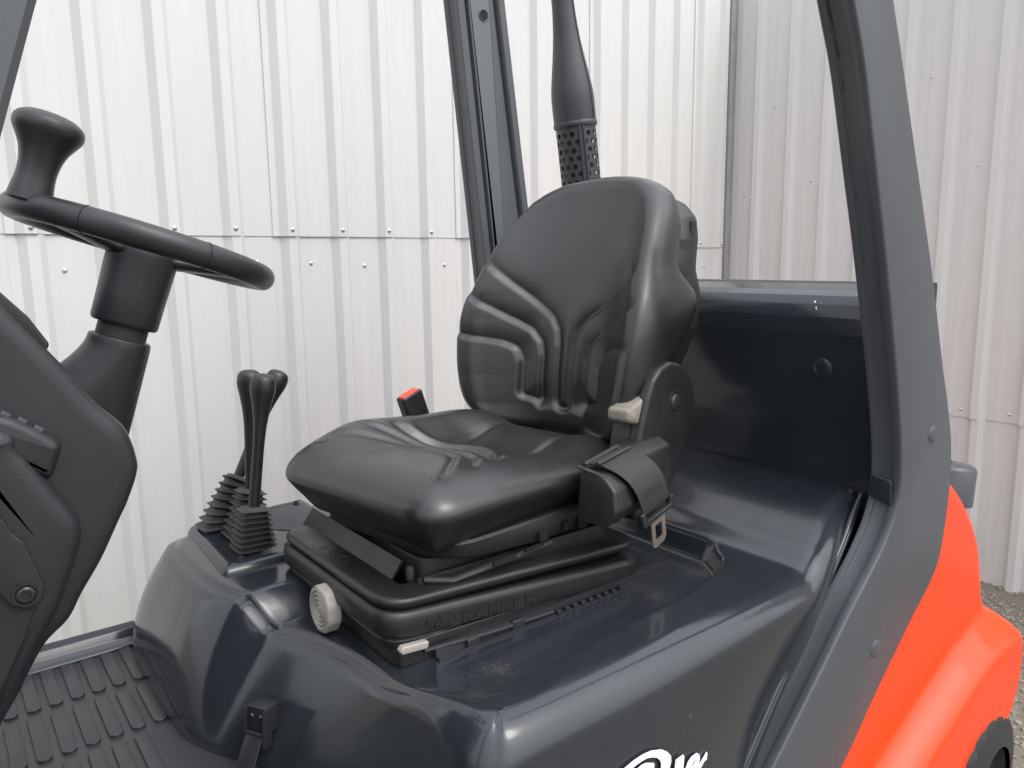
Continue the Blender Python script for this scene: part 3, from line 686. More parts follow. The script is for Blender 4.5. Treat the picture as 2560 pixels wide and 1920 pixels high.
def backrest():
    ow = [(1.185, 0.06), (1.186, 0.12), (1.195, 0.17), (1.215, 0.208), (1.25, 0.246), (1.32, 0.268), (1.40, 0.280), (1.46, 0.284), (1.51, 0.279), (1.55, 0.266), (1.585, 0.253), (1.63, 0.241), (1.68, 0.224), (1.72, 0.203), (1.75, 0.180), (1.772, 0.140), (1.785, 0.092), (1.791, 0.045)]
    R = [(wd, z) for z, wd in ow]; Lf = [(-wd, z) for z, wd in ow[::-1]]
    wz = [1.15]+[a for a, _ in ow[3:]]; ww = [0.225]+[max(b, 0.225) if a < 1.3 else b for a, b in ow[3:]]
    P = even(smooth_profile(R+[(0.0, 1.7925)]+Lf, 6), 0.005)
    mir = lambda P: P+[(-u, v) for u, v in P[::-1]]
    P1 = mir([(0.30, 1.80), (0.30, 1.650), (0.235, 1.592), (0.172, 1.541), (0.100, 1.489), (0.055, 1.458), (0.036, 1.432), (0.028, 1.395), (0.026, 1.243)])
    P2 = mir([(0.30, 1.80), (0.30, 1.545), (0.242, 1.502), (0.165, 1.459), (0.105, 1.428), (0.080, 1.400), (0.072, 1.37), (0.072, 1.10)])
    P3 = mir([(0.30, 1.80), (0.30, 1.425), (0.245, 1.412), (0.165, 1.398), (0.132, 1.384), (0.119, 1.355), (0.118, 1.266), (0.074, 1.262), (0.070, 1.10)])
    P1, P2, P3 = [roundpoly(q, 0.030, 5) for q in (P1, P2, P3)]
    xs_z = [1.20, 1.25, 1.33, 1.43, 1.50, 1.62, 1.70, 1.76, 1.80]; xs = [0.326, 0.326, 0.330, 0.345, 0.368, 0.412, 0.446, 0.470, 0.486]
    Dz = [1.20, 1.25, 1.45, 1.62, 1.68, 1.72, 1.76, 1.80]; Dv = [0.095, 0.108, 0.122, 0.100, 0.085, 0.060, 0.030, 0.012]
    cx = np.polyfit(np.array(xs_z)-1.5, xs, 4)
    def front(y, z):
        x = np.polyval(cx, z-1.5)
        D_ = np.mean([np.interp(z+o, Dz, Dv) for o in np.linspace(-.06, .06, 9)], 0); wd = np.interp(z, wz, ww)
        t = np.clip(np.abs(y)/np.maximum(wd, 0.12), 0, 1.05)
        lo = smoothstep(1.66, 1.50, z)
        s = (1-lo)*t**2.2+lo*(0.75*smoothstep(0.22, 1.02, t)+0.25*t**2)
        x = x-D_*s
        fade = np.where(y > 0, smoothstep(1.02, 0.86, t), smoothstep(0.92, 0.70, t)); low = {0: 1.0, 1: smoothstep(1.235, 1.275, z), 2: smoothstep(1.238, 1.266, z)}
        for ip, (poly, top_z) in enumerate(((P1, 1.62), (P2, 1.60), (P3, 1.60))):
            d = -sdf(poly, y, z)
            x = x+0.0135*smoothstep(-0.0065, 0.0065, d)*np.exp(-np.maximum(d-0.005, 0)/0.026)*fade*low[ip]*smoothstep(top_z+0.03, top_z-0.04, z)
        x = x-0.004*np.exp(-((np.abs(y)/np.maximum(wd, .12)-0.80)/0.06)**2)*lo
        return x
    dep_z = [1.20, 1.25, 1.33, 1.38, 1.45, 1.50, 1.53, 1.56, 1.59, 1.65, 1.72, 1.76, 1.80]
    rear = [0.30, 0.31, 0.335, 0.375, 0.440, 0.475, 0.470, 0.438, 0.436, 0.475, 0.510, 0.520, 0.525]
    def back(y, z): return np.maximum(np.mean([np.interp(z+o, dep_z, rear) for o in np.linspace(-.012, .012, 5)], 0), front(y, z)+0.028)
    def mix(f): return lambda y, z: back(y, z)+(front(y, z)-back(y, z))*f
    S_ = [(0.035, mix(-0.10)), (0.020, mix(-0.06)), (0.010, mix(0.0)), (0.004, mix(0.12)), (0.001, mix(0.28)), (0.0, mix(0.42)), (0.001, mix(0.56)), (0.0035, mix(0.69)), (0.008, mix(0.80)), (0.014, mix(0.89)), (0.021, mix(0.955)), (0.030, mix(1.0))]
    bk = mesh('backrest', pillow(P, S_, front, 0.0036, lambda u, v, d: L2W(np.stack([d, u, v], 1))), M['vinyl'], T, smooth=180, weld=1e-5)
    # moulded shell behind the upholstery
    so = [(1.16, 0.200), (1.30, 0.222), (1.44, 0.232), (1.54, 0.226), (1.64, 0.214), (1.69, 0.200), (1.725, 0.170), (1.748, 0.12), (1.755, 0.05)]
    Ps = roundpoly([(b, a) for a, b in so]+[(-b, a) for a, b in so[::-1]], 0.03, 4, 0.012)
    sx = lambda z: np.interp(z, [1.16, 1.25, 1.36, 1.44, 1.48, 1.53, 1.57, 1.66, 1.70, 1.73, 1.76], [0.40, 0.45, 0.515, 0.570, 0.585, 0.580, 0.570, 0.598, 0.605, 0.598, 0.575])
    fr = lambda y, z: np.maximum(np.interp(z, dep_z, rear)-0.02, front(y, z)+0.024)
    def shell_fn(f): return lambda y, z: fr(y, z)+(np.maximum(sx(z), fr(y, z)+0.01)-fr(y, z))*f
    rings = []
    for d, f in ((0.03, 0.0), (0.0, 0.12), (0.0, 0.75), (0.003, 0.88), (0.010, 0.96), (0.022, 1.0), (0.05, 1.02)):
        Q = inset(Ps, d); x = shell_fn(f)(*Q.T); rings.append(np.stack([x, Q[:, 0], Q[:, 1]], 1))
    V, F = loft(rings, True, False, True)
    sh = mesh('back_shell', [(L2W(V), F)], M['plastic'], bk, smooth=60)
    mesh('shell_tab', lw([slab(roundpoly([(0.530, 1.628), (0.548, 1.628), (0.566, 1.682), (0.550, 1.682)], 0.002, 2), -0.2130, -0.1960, XZ, 0.002)]), M['plastic'], bk)
    # nick in the vinyl of the near side bolster
    mesh('vinyl_tear', lw([tube([(0.262, -0.247, 1.355), (0.272, -0.2525, 1.362), (0.284, -0.254, 1.360), (0.29, -0.2535, 1.352)], 0.0022, 6)]), M['horn'], bk)
backrest()

def recliner():
    side = [(0.223, 1.235), (0.236, 1.275), (0.252, 1.318), (0.270, 1.352), (0.298, 1.374), (0.336, 1.384), (0.375, 1.375), (0.412, 1.350), (0.436, 1.316), (0.444, 1.276), (0.438, 1.235), (0.415, 1.196), (0.365, 1.130), (0.315, 1.070), (0.21, 1.060), (0.20, 1.12)]
    P = roundpoly(side, 0.03, 4)
    rc = mesh('recliner_cover', lw([rings2(P, [(0.006, -0.216), (0.0, -0.222), (0.0, -0.262), (0.0035, -0.264), (0.0035, -0.268), (0.0, -0.270), (0.0, -0.284), (0.0015, -0.288), (0.005, -0.291), (0.010, -0.2918)], XZ)]), M['plastic'], T, smooth=40)
    mesh('pivot_button', lw([lathe([(0.0215, -0.002), (0.0215, 0.0012), (0.0195, 0.0012), (0.0188, -0.001), (0.0178, 0.002), (0.012, 0.0044), (0.0004, 0.0055)], (0.357, -0.2915, 1.294), (0, -1, 0), 30, (0, 0, 1)), lathe([(0.0232, -0.001), (0.0237, 0.0006), (0.0262, 0.0010), (0.0280, 0.0)], (0.357, -0.2915, 1.294), (0, -1, 0), 36, (0, 0, 1), caps=False)]), M['dark_steel'], rc, smooth=50)
    # release handle: beak-shaped grip
    hp = np.array([(0.276, 1.336), (0.258, 1.320), (0.236, 1.308), (0.216, 1.302), (0.206, 1.302), (0.199, 1.296), (0.198, 1.278), (0.206, 1.271), (0.226, 1.266), (0.250, 1.258), (0.266, 1.250), (0.272, 1.262)])
    Pp = roundpoly(hp, 0.012, 4)
    mesh('recliner_handle', lw([rings2(Pp, [(0.006, -0.226), (0.001, -0.230), (0.0, -0.240), (0.0, -0.272), (0.002, -0.2775), (0.006, -0.280)], XZ)]), M['horn'], rc, smooth=50)
    sl = roundpoly([(-0.262, 1.330), (-0.244, 1.330), (-0.244, 1.352), (-0.262, 1.352)], 0.003, 3)
    fo = frame((0.247, 0, 0), (-1, 0, 0.0))
    mesh('recliner_slot', lw([tube([(0.2525, -0.246, 1.330), (0.260, -0.246, 1.350), (0.260, -0.258, 1.350), (0.2525, -0.258, 1.330)], 0.0014, 6)]), M['hole'], rc)
    fm = lambda u, v, d: L2W(np.stack([0.338+u, -0.2918-d, 1.252+v-0.02*u], 1))
    mesh('small_lettering', letters("GRAMMER", 0.335, 0.0078, 0.0065, 0.0055, 0.0014, lambda u, v, d: L2W(np.stack([u, -0.2918-d*0.7, 1.251+v-0.03*(u-0.335)], 1))), M['plastic'], rc, smooth=None)
recliner()

def belt():
    def lb(ps): return lw([(np.column_stack([np.asarray(v)[:, 0]+0.012+0.012*np.clip((np.asarray(v)[:, 2]-1.1)/0.15, 0, 1), np.asarray(v)[:, 1], np.where(np.asarray(v)[:, 2] > 1.1, 1.1+(np.asarray(v)[:, 2]-1.1)*0.73, np.asarray(v)[:, 2])]), f) for v, f in ps])
    # retractor housing outboard of the recliner, spool axis front to rear
    P = roundpoly([(-0.262, 1.105), (-0.335, 1.108), (-0.352, 1.150), (-0.345, 1.205), (-0.315, 1.240), (-0.262, 1.243)], [.01, .02, .03, .03, .03, .012], 6)
    YZl = lambda u, v, d: np.stack([d, u, v-(d-0.05)*(-0.06)], 1)
    hs_ = [slab(P, 0.042, 0.080, YZl, 0.006, 0.002), slab(inset(P, 0.004), 0.080, 0.190, YZl, 0.001, 0.008)]
    rt = mesh('belt_retractor', lb(hs_), M['plastic'], T, smooth=45, label=None)
    mesh('retractor_cover', lb([slab(roundpoly([(-0.262, 1.10), (-0.318, 1.108), (-0.330, 1.150), (-0.322, 1.250), (-0.262, 1.290)], 0.02, 5), 0.135, 0.275, YZl, 0.004, 0.012)]), M['plastic'], rt, smooth=45)
    # webbing: drapes from the top slot over the outer side and down
    pr = [(-0.268, 1.262), (-0.285, 1.263), (-0.305, 1.258), (-0.328, 1.243), (-0.347, 1.218), (-0.357, 1.185), (-0.359, 1.150), (-0.357, 1.122)]
    pts = np.array(smooth_profile(pr, 5)); k = len(pts)
    x0 = np.interp(np.linspace(0, 1, k), [0, 0.35, 1], [0.046, 0.062, 0.128]); x1 = np.interp(np.linspace(0, 1, k), [0, 0.35, 1], [0.146, 0.158, 0.214])
    sl = np.linspace(0.012, 0.020, k)
    A = np.stack([x0, pts[:, 0], pts[:, 1]-0.004], 1); B = np.stack([x1, pts[:, 0], pts[:, 1]+sl], 1)
    nrm = np.gradient(pts, axis=0); nrm = np.stack([np.zeros(k), nrm[:, 1], -nrm[:, 0]], 1); nrm /= np.linalg.norm(nrm, axis=1)[:, None]
    cols = []
    for s in np.linspace(0, 1, 9): cols.append(A+(B-A)*s)
    def sheet(off): return [c+nrm*off for c in cols]
    out = sheet(-0.0012)+sheet(0.0012)[::-1]
    V, F = loft([np.array([c[i] for c in out]) for i in range(k)], True, True, True)
    wb = mesh('belt_webbing', [lb([(V, F)])[0]], M['webbing'], rt, smooth=40)
    # sewn zigzag and folded end
    zz = []
    i0 = int(k*0.70)
    for row in (0, 1, 2):
        ii = i0+row*1
        for j in range(15):
            s0, s1 = 0.18+0.045*j, 0.18+0.045*j+0.03
            P0 = A[ii]+(B[ii]-A[ii])*s0-nrm[ii]*0.0018*-1; P1 = A[ii+1]+(B[ii+1]-A[ii+1])*s1+nrm[ii+1]*0.0018
            zz.append(tube([P0, P1], 0.0008, 5))
            P0 = A[ii]+(B[ii]-A[ii])*s0-nrm[ii]*0.0018; P1 = A[ii+1]+(B[ii+1]-A[ii+1])*s1-nrm[ii+1]*0.0018
            zz.append(tube([P0, P1], 0.0008, 5))
    mesh('belt_stitching', lb(zz), M['thread'], rt, smooth=None)
    mesh('belt_slot', lb([tube([(0.040, -0.274, 1.258), (0.148, -0.274, 1.280)], 0.0055, 8), tube([(0.050, -0.297, 1.262), (0.152, -0.297, 1.279)], 0.005, 8), tube([(0.038, -0.262, 1.250), (0.05, -0.320, 1.232)], 0.005, 8)]), M['rubber'], rt, smooth=60)
    # tongue: plastic bar with a steel blade
    c = np.array([0.172, -0.357, 1.116]); ux = np.array([0.975, 0.0, 0.22]); uz = np.array([0.20, 0.02, -0.975]); uy = np.array([0, -1.0, 0])
    fm = lambda u, v, d: c+np.outer(u, ux)+np.outer(v, uz)+np.outer(d, uy)
    bar = slab(roundpoly([(-0.060, -0.022), (-0.046, -0.024), (-0.040, 0.002), (0.040, 0.002), (0.046, -0.022), (0.056, -0.020), (0.054, 0.012), (-0.054, 0.018)], 0.005, 3), -0.006, 0.008, fm, 0.003)
    mesh('tongue_grip', lb([bar]), M['plastic'], rt, smooth=50)
    o = np.array([(-0.030, 0.010), (0.034, 0.010), (0.026, 0.022), (0.026, 0.070), (0.018, 0.078), (-0.014, 0.080), (-0.022, 0.073), (-0.022, 0.024)])
    o = roundpoly(o, 0.006, 4); hole = roundpoly([(-0.010, 0.032), (0.014, 0.032), (0.014, 0.064), (-0.010, 0.064)], 0.003, 3)
    bm = bmesh.new(); loops = []
    for Q in (o, hole):
        vs = [bm.verts.new(fm(np.array([p[0]]), np.array([p[1]]), np.array([0.002]))[0]) for p in Q]
        loops += [bm.edges.new((vs[i], vs[(i+1) % len(vs)])) for i in range(len(vs))]
    bmesh.ops.triangle_fill(bm, edges=loops, use_beauty=True)
    ex = bmesh.ops.extrude_face_region(bm, geom=bm.faces[:]); off = Vector(uy*-0.003)
    for g in ex['geom']:
        if isinstance(g, bmesh.types.BMVert): g.co += off
    bm.verts.index_update(); V = np.array([v.co[:] for v in bm.verts]); F = [tuple(v.index for v in f.verts) for f in bm.faces]; bm.free()
    mesh('steel_tongue', lb([(V, F)]), M['tongue'], rt, smooth=None)
    # buckle on the far side of the cushion
    c = np.array([0.105, 0.272, 1.245]); ax = np.array([-0.34, 0.0, 0.94]); sx = np.array([0.94, 0.0, 0.34]); sy = np.array([0, 1.0, 0])
    fb = lambda u, v, d: c+np.outer(u, sx)+np.outer(v, sy)+np.outer(d, ax)
    Q = roundpoly([(-0.030, -0.016), (0.030, -0.016), (0.030, 0.016), (-0.030, 0.016)], 0.006, 4)
    bu = mesh('belt_buckle', lw([slab(Q, -0.10, 0.045, fb, 0.004), tube(fb(np.zeros(2), np.zeros(2), np.array([-0.22, -0.09])), 0.012, 8)]), M['plastic'], T, smooth=45)
    Q2 = roundpoly([(-0.025, -0.012), (0.025, -0.012), (0.025, 0.012), (-0.025, 0.012)], 0.003, 3)
    mesh('release_button', lw([slab(Q2, 0.040, 0.0475, fb, 0.0, 0.002)]), M['red'], bu, smooth=45)
belt()

# ---------------------------------------------------------------- steering wheel and column
H = np.array([0.2915, 1.29, 1.6285]); AX = np.array([0.31675, -0.03416, 0.94789]); AX /= np.linalg.norm(AX); E1 = np.cross([0, 1.0, 0], AX); E1 /= np.linalg.norm(E1); E2 = np.cross(AX, E1); RW = 0.178
def steering():
    a = np.linspace(0, 2*math.pi, 97)[:-1]
    ringp = H+RW*(np.outer(np.cos(a), E1)+np.outer(np.sin(a), E2))
    # oval rim section, taller than wide
    n = 20; b = np.linspace(0, 2*math.pi, n, endpoint=False); rings = []
    for i in range(96):
        rad = math.cos(a[i])*E1+math.sin(a[i])*E2
        rings.append(ringp[i]+np.outer(0.0165*np.cos(b), rad)+np.outer(0.0185*np.sin(b), AX))
    rings.append(rings[0]); parts = [loft(rings, True, False, False)]
    for ang in (R_(-8), R_(110), R_(190)):
        d = math.cos(ang)*E1+math.sin(ang)*E2; s = np.cross(AX, d); q = np.linspace(0, 2*math.pi, 16, endpoint=False); rg = []
        for t in np.linspace(0, 1, 9):
            wd = 0.030*(1-t)+0.022*t+0.014*(t-0.5)**2; th = 0.013*(1-t)+0.008*t
            rg.append(H+d*(0.035+(RW-0.04)*t)-AX*(0.016*(1-t)**1.5+0.001)+np.outer(wd*np.cos(q), s)+np.outer(th*np.sin(q), AX))
        parts.append(loft(rg))
    sw = mesh('steering_wheel', parts, M['cowl'], T, smooth=180)
    # moulding marks across the rim
    for ang in (R_(233), R_(283)):
        mk = []
        d = math.cos(ang)*E1+math.sin(ang)*E2; c = H+RW*d; bb = np.linspace(R_(-100), R_(100), 14)
        mk.append(tube(c+np.outer(0.0166*np.cos(bb), d)+np.outer(0.0186*np.sin(bb), AX), 0.0007, 5))
        mesh('rim_mark', mk, M['hole'], sw, smooth=180)
    pr = [(0.0440, -0.128), (0.0465, -0.126), (0.0480, -0.122), (0.0490, -0.08), (0.0505, -0.04), (0.0510, -0.016), (0.0490, -0.004), (0.042, 0.003), (0.020, 0.008), (0.0005, 0.009)]
    mesh('wheel_hub', [lathe([(0.034, -0.122)]+pr, H, AX, 40)], M['cowl'], sw, smooth=40)
    # spinner knob on the rim, front left
    ang = R_(202); c = H+RW*(math.cos(ang)*E1+math.sin(ang)*E2)+AX*0.010
    kp = smooth_profile([(0.034, -0.004), (0.0315, 0.012), (0.0290, 0.030), (0.0300, 0.048), (0.0350, 0.066), (0.0440, 0.081), (0.0510, 0.091), (0.0530, 0.099), (0.0505, 0.107), (0.0430, 0.113), (0.030, 0.1175), (0.0005, 0.1195)], 5); kp = [np.array([q[0]*0.82, q[1]*0.97]) for q in kp]
    mesh('spinner_knob', [lathe(kp, c, AX, 48)], M['cowl'], sw, smooth=60)
    co_ = H-AX*0.128
    mesh('column_collar', [lathe([(0.036, -0.03), (0.036, 0.012)], co_, AX, 36)], M['rubber'], sw)
    pr = smooth_profile([(0.0300, -0.018), (0.0420, -0.020), (0.0445, -0.026), (0.0452, -0.04), (0.0460, -0.08), (0.0465, -0.11), (0.0470, -0.14), (0.0470, -0.165), (0.047, -0.175)], 5)
    V, F = lathe(pr, co_, AX, 48)
    d = V-co_; ax_ = d@AX; fr_ = np.clip(0.5-(d@E1)/0.09, 0, 1); V -= np.outer(fr_*0.062*np.clip((-ax_-0.03)/0.09, 0, 1.6)**1.5, E1)
    mesh('steering_column', [(V, F)], M['cowl'], T, smooth=60)
steering()

# ---------------------------------------------------------------- dash cowl
def dash():
    sil = [(-0.42, 1.98), (-0.22, 1.83), (0.083, 1.556), (0.137, 1.480), (0.172, 1.425), (0.203, 1.388), (0.2135, 1.362), (0.2185, 1.333), (0.2165, 1.318), (0.211, 1.302), (0.200, 1.277), (0.189, 1.257), (0.163, 1.208), (0.137, 1.169), (0.118, 1.137), (0.090, 1.113), (0.070, 1.083), (0.055, 1.056), (0.029, 1.016), (-0.05, 0.89), (-0.12, 0.72), (-0.42, 0.72)]
    P = np.array(sil[:2]+[tuple(q) for q in smooth_profile(sil[2:-2], 5)]+sil[-2:])
    co_ = mesh('dash_cowl', [rings2(P, [(0.026, 1.106), (0.012, 1.108), (0.005, 1.112), (0.0015, 1.117), (0.0, 1.124), (0.0, 1.430), (0.010, 1.448), (0.04, 1.456)], XZ)], M['cowl'], T, smooth=60)
    mesh('cowl_strip', [slab(roundpoly([(-0.25, 1.873), (0.078, 1.577), (0.112, 1.536), (0.132, 1.500), (0.126, 1.487), (-0.26, 1.835)], 0.006, 3), 1.135, 1.30, XZ, 0.003)], M['plastic'], co_, smooth=40)
    # bulged side panel, nearer the camera
    pan = [(-0.36, 1.62), (-0.08, 1.492), (0.065, 1.412), (0.083, 1.382), (0.100, 1.352), (0.116, 1.322), (0.130, 1.297), (0.137, 1.280), (0.1385, 1.262), (0.135, 1.244), (0.125, 1.217), (0.116, 1.196), (0.105, 1.170), (0.078, 1.128), (0.047, 1.075), (0.028, 1.050), (-0.06, 0.89), (-0.13, 0.74), (-0.36, 0.74)]
    P = np.array(pan[:1]+[tuple(q) for q in smooth_profile(pan[1:-2], 5)]+pan[-2:])
    sp = mesh('side_panel', [rings2(P, [(0.0, 1.135), (0.0, 1.090), (0.0015, 1.080), (0.006, 1.072), (0.013, 1.068), (0.025, 1.066), (0.050, 1.065)], XZ)], M['cowl'], co_, smooth=60)
    plate = [(-0.03, 1.40), (0.030, 1.345), (0.050, 1.318), (0.063, 1.286), (0.074, 1.271), (0.083, 1.239), (0.090, 1.211), (0.088, 1.198), (0.082, 1.190), (0.069, 1.186), (0.053, 1.194), (0.044, 1.212), (0.036, 1.26), (0.016, 1.31), (-0.03, 1.345)]
    mesh('panel_plate', [slab(roundpoly(plate, 0.006, 4), 1.075, 1.057, XZ, 0.0, 0.003)], M['cowl'], co_, smooth=60)
    mesh('panel_bolt', [lathe([(0.0145, -0.004), (0.0145, 0.0005), (0.0120, 0.0005), (0.0115, -0.002), (0.0105, -0.002), (0.0100, 0.003), (0.0080, 0.0045), (0.0055, 0.0045), (0.0050, 0.001), (0.0004, 0.001)], (0.069, 1.0545, 1.207), (0, -1, 0), 30, (0, 0, 1))], M['dark_steel'], co_, smooth=30)
    mesh('panel_seam', [tube([(0.0795, 1.0655, 1.183), (0.066, 1.0650, 1.150), (0.045, 1.0640, 1.105), (0.02, 1.0635, 1.06)], 0.0018, 6)], M['hole'], co_, smooth=180)
    # switch ledge: a scoop that stands out of the cowl, with small rockers on its top
    led = [(-0.06, 1.492), (0.050, 1.436), (0.082, 1.420), (0.106, 1.402), (0.125, 1.384), (0.1290, 1.376), (0.122, 1.357), (0.116, 1.340), (0.108, 1.335), (0.06, 1.365), (-0.06, 1.44)]
    P = even(roundpoly(led, 0.02, 6), 0.004)
    mesh('switch_ledge', [rings2(P, [(0, 1.13), (0, 1.096), (0.001, 1.088), (0.004, 1.081), (0.008, 1.077), (0.013, 1.0755)], XZ)], M['cowl'], co_, smooth=50)
    for x, z in ((0.072, 1.4285), (0.088, 1.4185), (0.104, 1.4065)):
        a = math.atan2(-0.75, 1); dx, dz = math.cos(a)*0.0055, math.sin(a)*0.0055; nx, nz = -math.sin(a)*0.003, math.cos(a)*0.003
        q = np.array([(x-dx-nx, z-dz-nz), (x+dx-nx, z+dz-nz), (x+dx+nx, z+dz+nz), (x-dx+nx, z-dz+nz)])
        mesh('rocker_switch', [slab(q-np.array([0, 0.0050]), 1.082, 1.10, XZ, 0.001)], M['post'], co_, smooth=30)
dash()

# ---------------------------------------------------------------- overhead guard posts
front_e = [(1.150, 2.33), (1.304, 2.023), (1.352, 1.925), (1.403, 1.783), (1.473, 1.588), (1.537, 1.391), (1.581, 1.233), (1.596, 1.120), (1.576, 1.048), (1.523, 0.981), (1.424, 0.893), (1.294, 0.770), (1.179, 0.664), (1.00, 0.50), (0.86, 0.37)]
rear_e = [(1.284, 2.36), (1.439, 2.048), (1.490, 1.944), (1.551, 1.814), (1.618, 1.673), (1.678, 1.542), (1.748, 1.372), (1.799, 1.256), (1.829, 1.167), (1.838, 1.060), (1.823, 0.940), (1.791, 0.870), (1.691, 0.786), (1.553, 0.665), (1.424, 0.542), (1.20, 0.37)]
def smooth_line(P, n=5): return [np.array(q) for q in smooth_profile(P, n)]
def rear_post(side):
    if side < 0: FE, RE = smooth_line(front_e), smooth_line(rear_e)
    else: FE, RE = smooth_line([(1.165, 2.42), (1.182, 2.27), (1.216, 1.96), (1.250, 1.653), (1.29, 1.30), (1.34, 0.98), (1.34, 0.80)]), smooth_line([(1.322, 2.44), (1.341, 2.30), (1.377, 2.04), (1.415, 1.769), (1.48, 1.35), (1.54, 0.98), (1.54, 0.80)])
    P = np.array(FE+RE[::-1])+(np.array([0.030, 0.0]) if side > 0 else 0.0)
    g = (lambda y: y) if side < 0 else (lambda y: 2*CY-y)
    spec = [(0.005, 0.7325), (0.002, 0.7332), (0.0005, 0.735), (0.0, 0.738), (0.0, 0.748), (0.002, 0.752), (0.005, 0.753), (0.006, 0.757), (0.006, 0.778), (0.005, 0.783), (0.001, 0.7845), (0.0, 0.788), (0.0, 0.796), (0.003, 0.799), (0.022, 0.799), (0.026, 0.795), (0.028, 0.783), (0.036, 0.783), (0.040, 0.793), (0.045, 0.7945)]
    parts = [rings2(P, [(d, g(y)) for d, y in spec], XZ)]
    o = mesh('guard_post', parts, M['post'], T, smooth=40, label='near rear post of the overhead guard' if side < 0 else 'far rear post of the overhead guard')
    if side < 0:
        # weld bead down the front face
        FEa = np.array(FE); e = np.gradient(FEa, axis=0); e /= np.linalg.norm(e, axis=1)[:, None]; nn = np.stack([-e[:, 1], e[:, 0]], 1)
        s = [i for i in range(len(FEa)) if 1.10 < FEa[i, 1] < 2.3]
        pts = []
        for i in s:
            jit = rng.normal(0, 0.0008); pts.append((FEa[i, 0]+0.0105*abs(nn[i, 0]), 0.780+jit, FEa[i, 1]-0.002))
        mesh('weld_bead', [tube(pts, [0.0028+0.0008*math.sin(i*2.1) for i in range(len(pts))], 8)], M['gloss'], o, smooth=180)
        mesh('weld_plate', [slab(roundpoly([(0.745, 1.075), (0.792, 1.085), (0.790, 1.135), (0.748, 1.128)], 0.006, 3), 1.582, 1.592, YZ, 0.002)], M['gloss'], o, smooth=50)
        for x, z in ((1.725, 1.210), (1.532, 0.774)):
            mesh('hole_plug', [lathe([(0.0195, -0.002), (0.0200, 0.0006), (0.0170, 0.0030), (0.010, 0.0046), (0.0004, 0.005)], (x, 0.7330, z), (0, -1, 0), 28, (0, 0, 1))], M['post'], o, smooth=60)
    else:
        mesh('bolt_hole', [lathe([(0.0135, -0.010), (0.0135, 0.0006)], (1.300, g(0.7945), 2.25), (0, -1, 0), 24, (0, 0, 1))], M['hole'], o, smooth=30)
        mesh('hole_rim', [tube([(1.300+0.0145*math.cos(t), g(0.7945)-0.0006, 2.25+0.0145*math.sin(t)) for t in np.linspace(0, 6.283, 25)[:-1]], 0.0018, 6, closed=True)], M['post'], o, smooth=180)
rear_post(-1); rear_post(1)

def front_post():
    k = 0.325; z0, z1 = 0.6, 2.36
    x = lambda z: 0.1035+(z-1.807)*k
    P = np.array([(x(z0)-0.085, z0), (x(z0), z0), (x(z1), z1), (x(z1)-0.085, z1)])
    mesh('guard_post', [rings2(P, [(0.006, 0.745), (0.0, 0.750), (0.0, 0.756), (0.009, 0.758), (0.010, 0.80), (0.002, 0.802)], XZ)], M['post'], T, smooth=30, label='front post of the overhead guard at the left edge')
front_post()

# ---------------------------------------------------------------- panel behind the seat
def rear_panel():
    z = [(1.668, 0.90), (1.660, 1.06), (1.652, 1.20), (1.648, 1.33), (1.648, 1.42), (1.654, 1.458), (1.668, 1.487), (1.690, 1.506), (1.720, 1.5175), (1.78, 1.5265), (1.812, 1.530), (1.818, 1.535), (1.828, 1.536), (1.833, 1.529), (1.835, 0.90)]
    P = roundpoly(z, 0.006, 3)
    Pp = np.array([p for p in P])
    V, F = loft([np.stack([Pp[:, 0]+dx, np.full(len(Pp), y), Pp[:, 1]], 1) for y, dx in ((0.792, 0.0), (0.82, 0), (1.05, -0.004), (1.29, -0.006), (1.55, -0.004), (1.76, 0), (1.788, 0.0))])
    o = mesh('rear_panel', [(V, F)], M['gloss'], T, smooth=40)
    mesh('panel_plug', [lathe([(0.026, -0.002), (0.026, 0.001), (0.022, 0.004), (0.012, 0.0058), (0.0004, 0.0062)], (1.6485, 0.952, 1.34), (-1, 0, 0), 28)], M['gloss'], o, smooth=60)
    mesh('panel_gap', [box(1.64, 1.70, 0.86, 1.80, 0.95, 1.068, 0.004)], M['rubber'], o)
    mesh('paint_crack', [tube([(1.672, 0.995, 1.493), (1.662, 0.985, 1.478), (1.657, 0.975, 1.465)], 0.0016, 6), tube([(1.668, 0.975, 1.4885), (1.662, 0.985, 1.478)], 0.0014, 6)], M['steel'], o)
rear_panel()

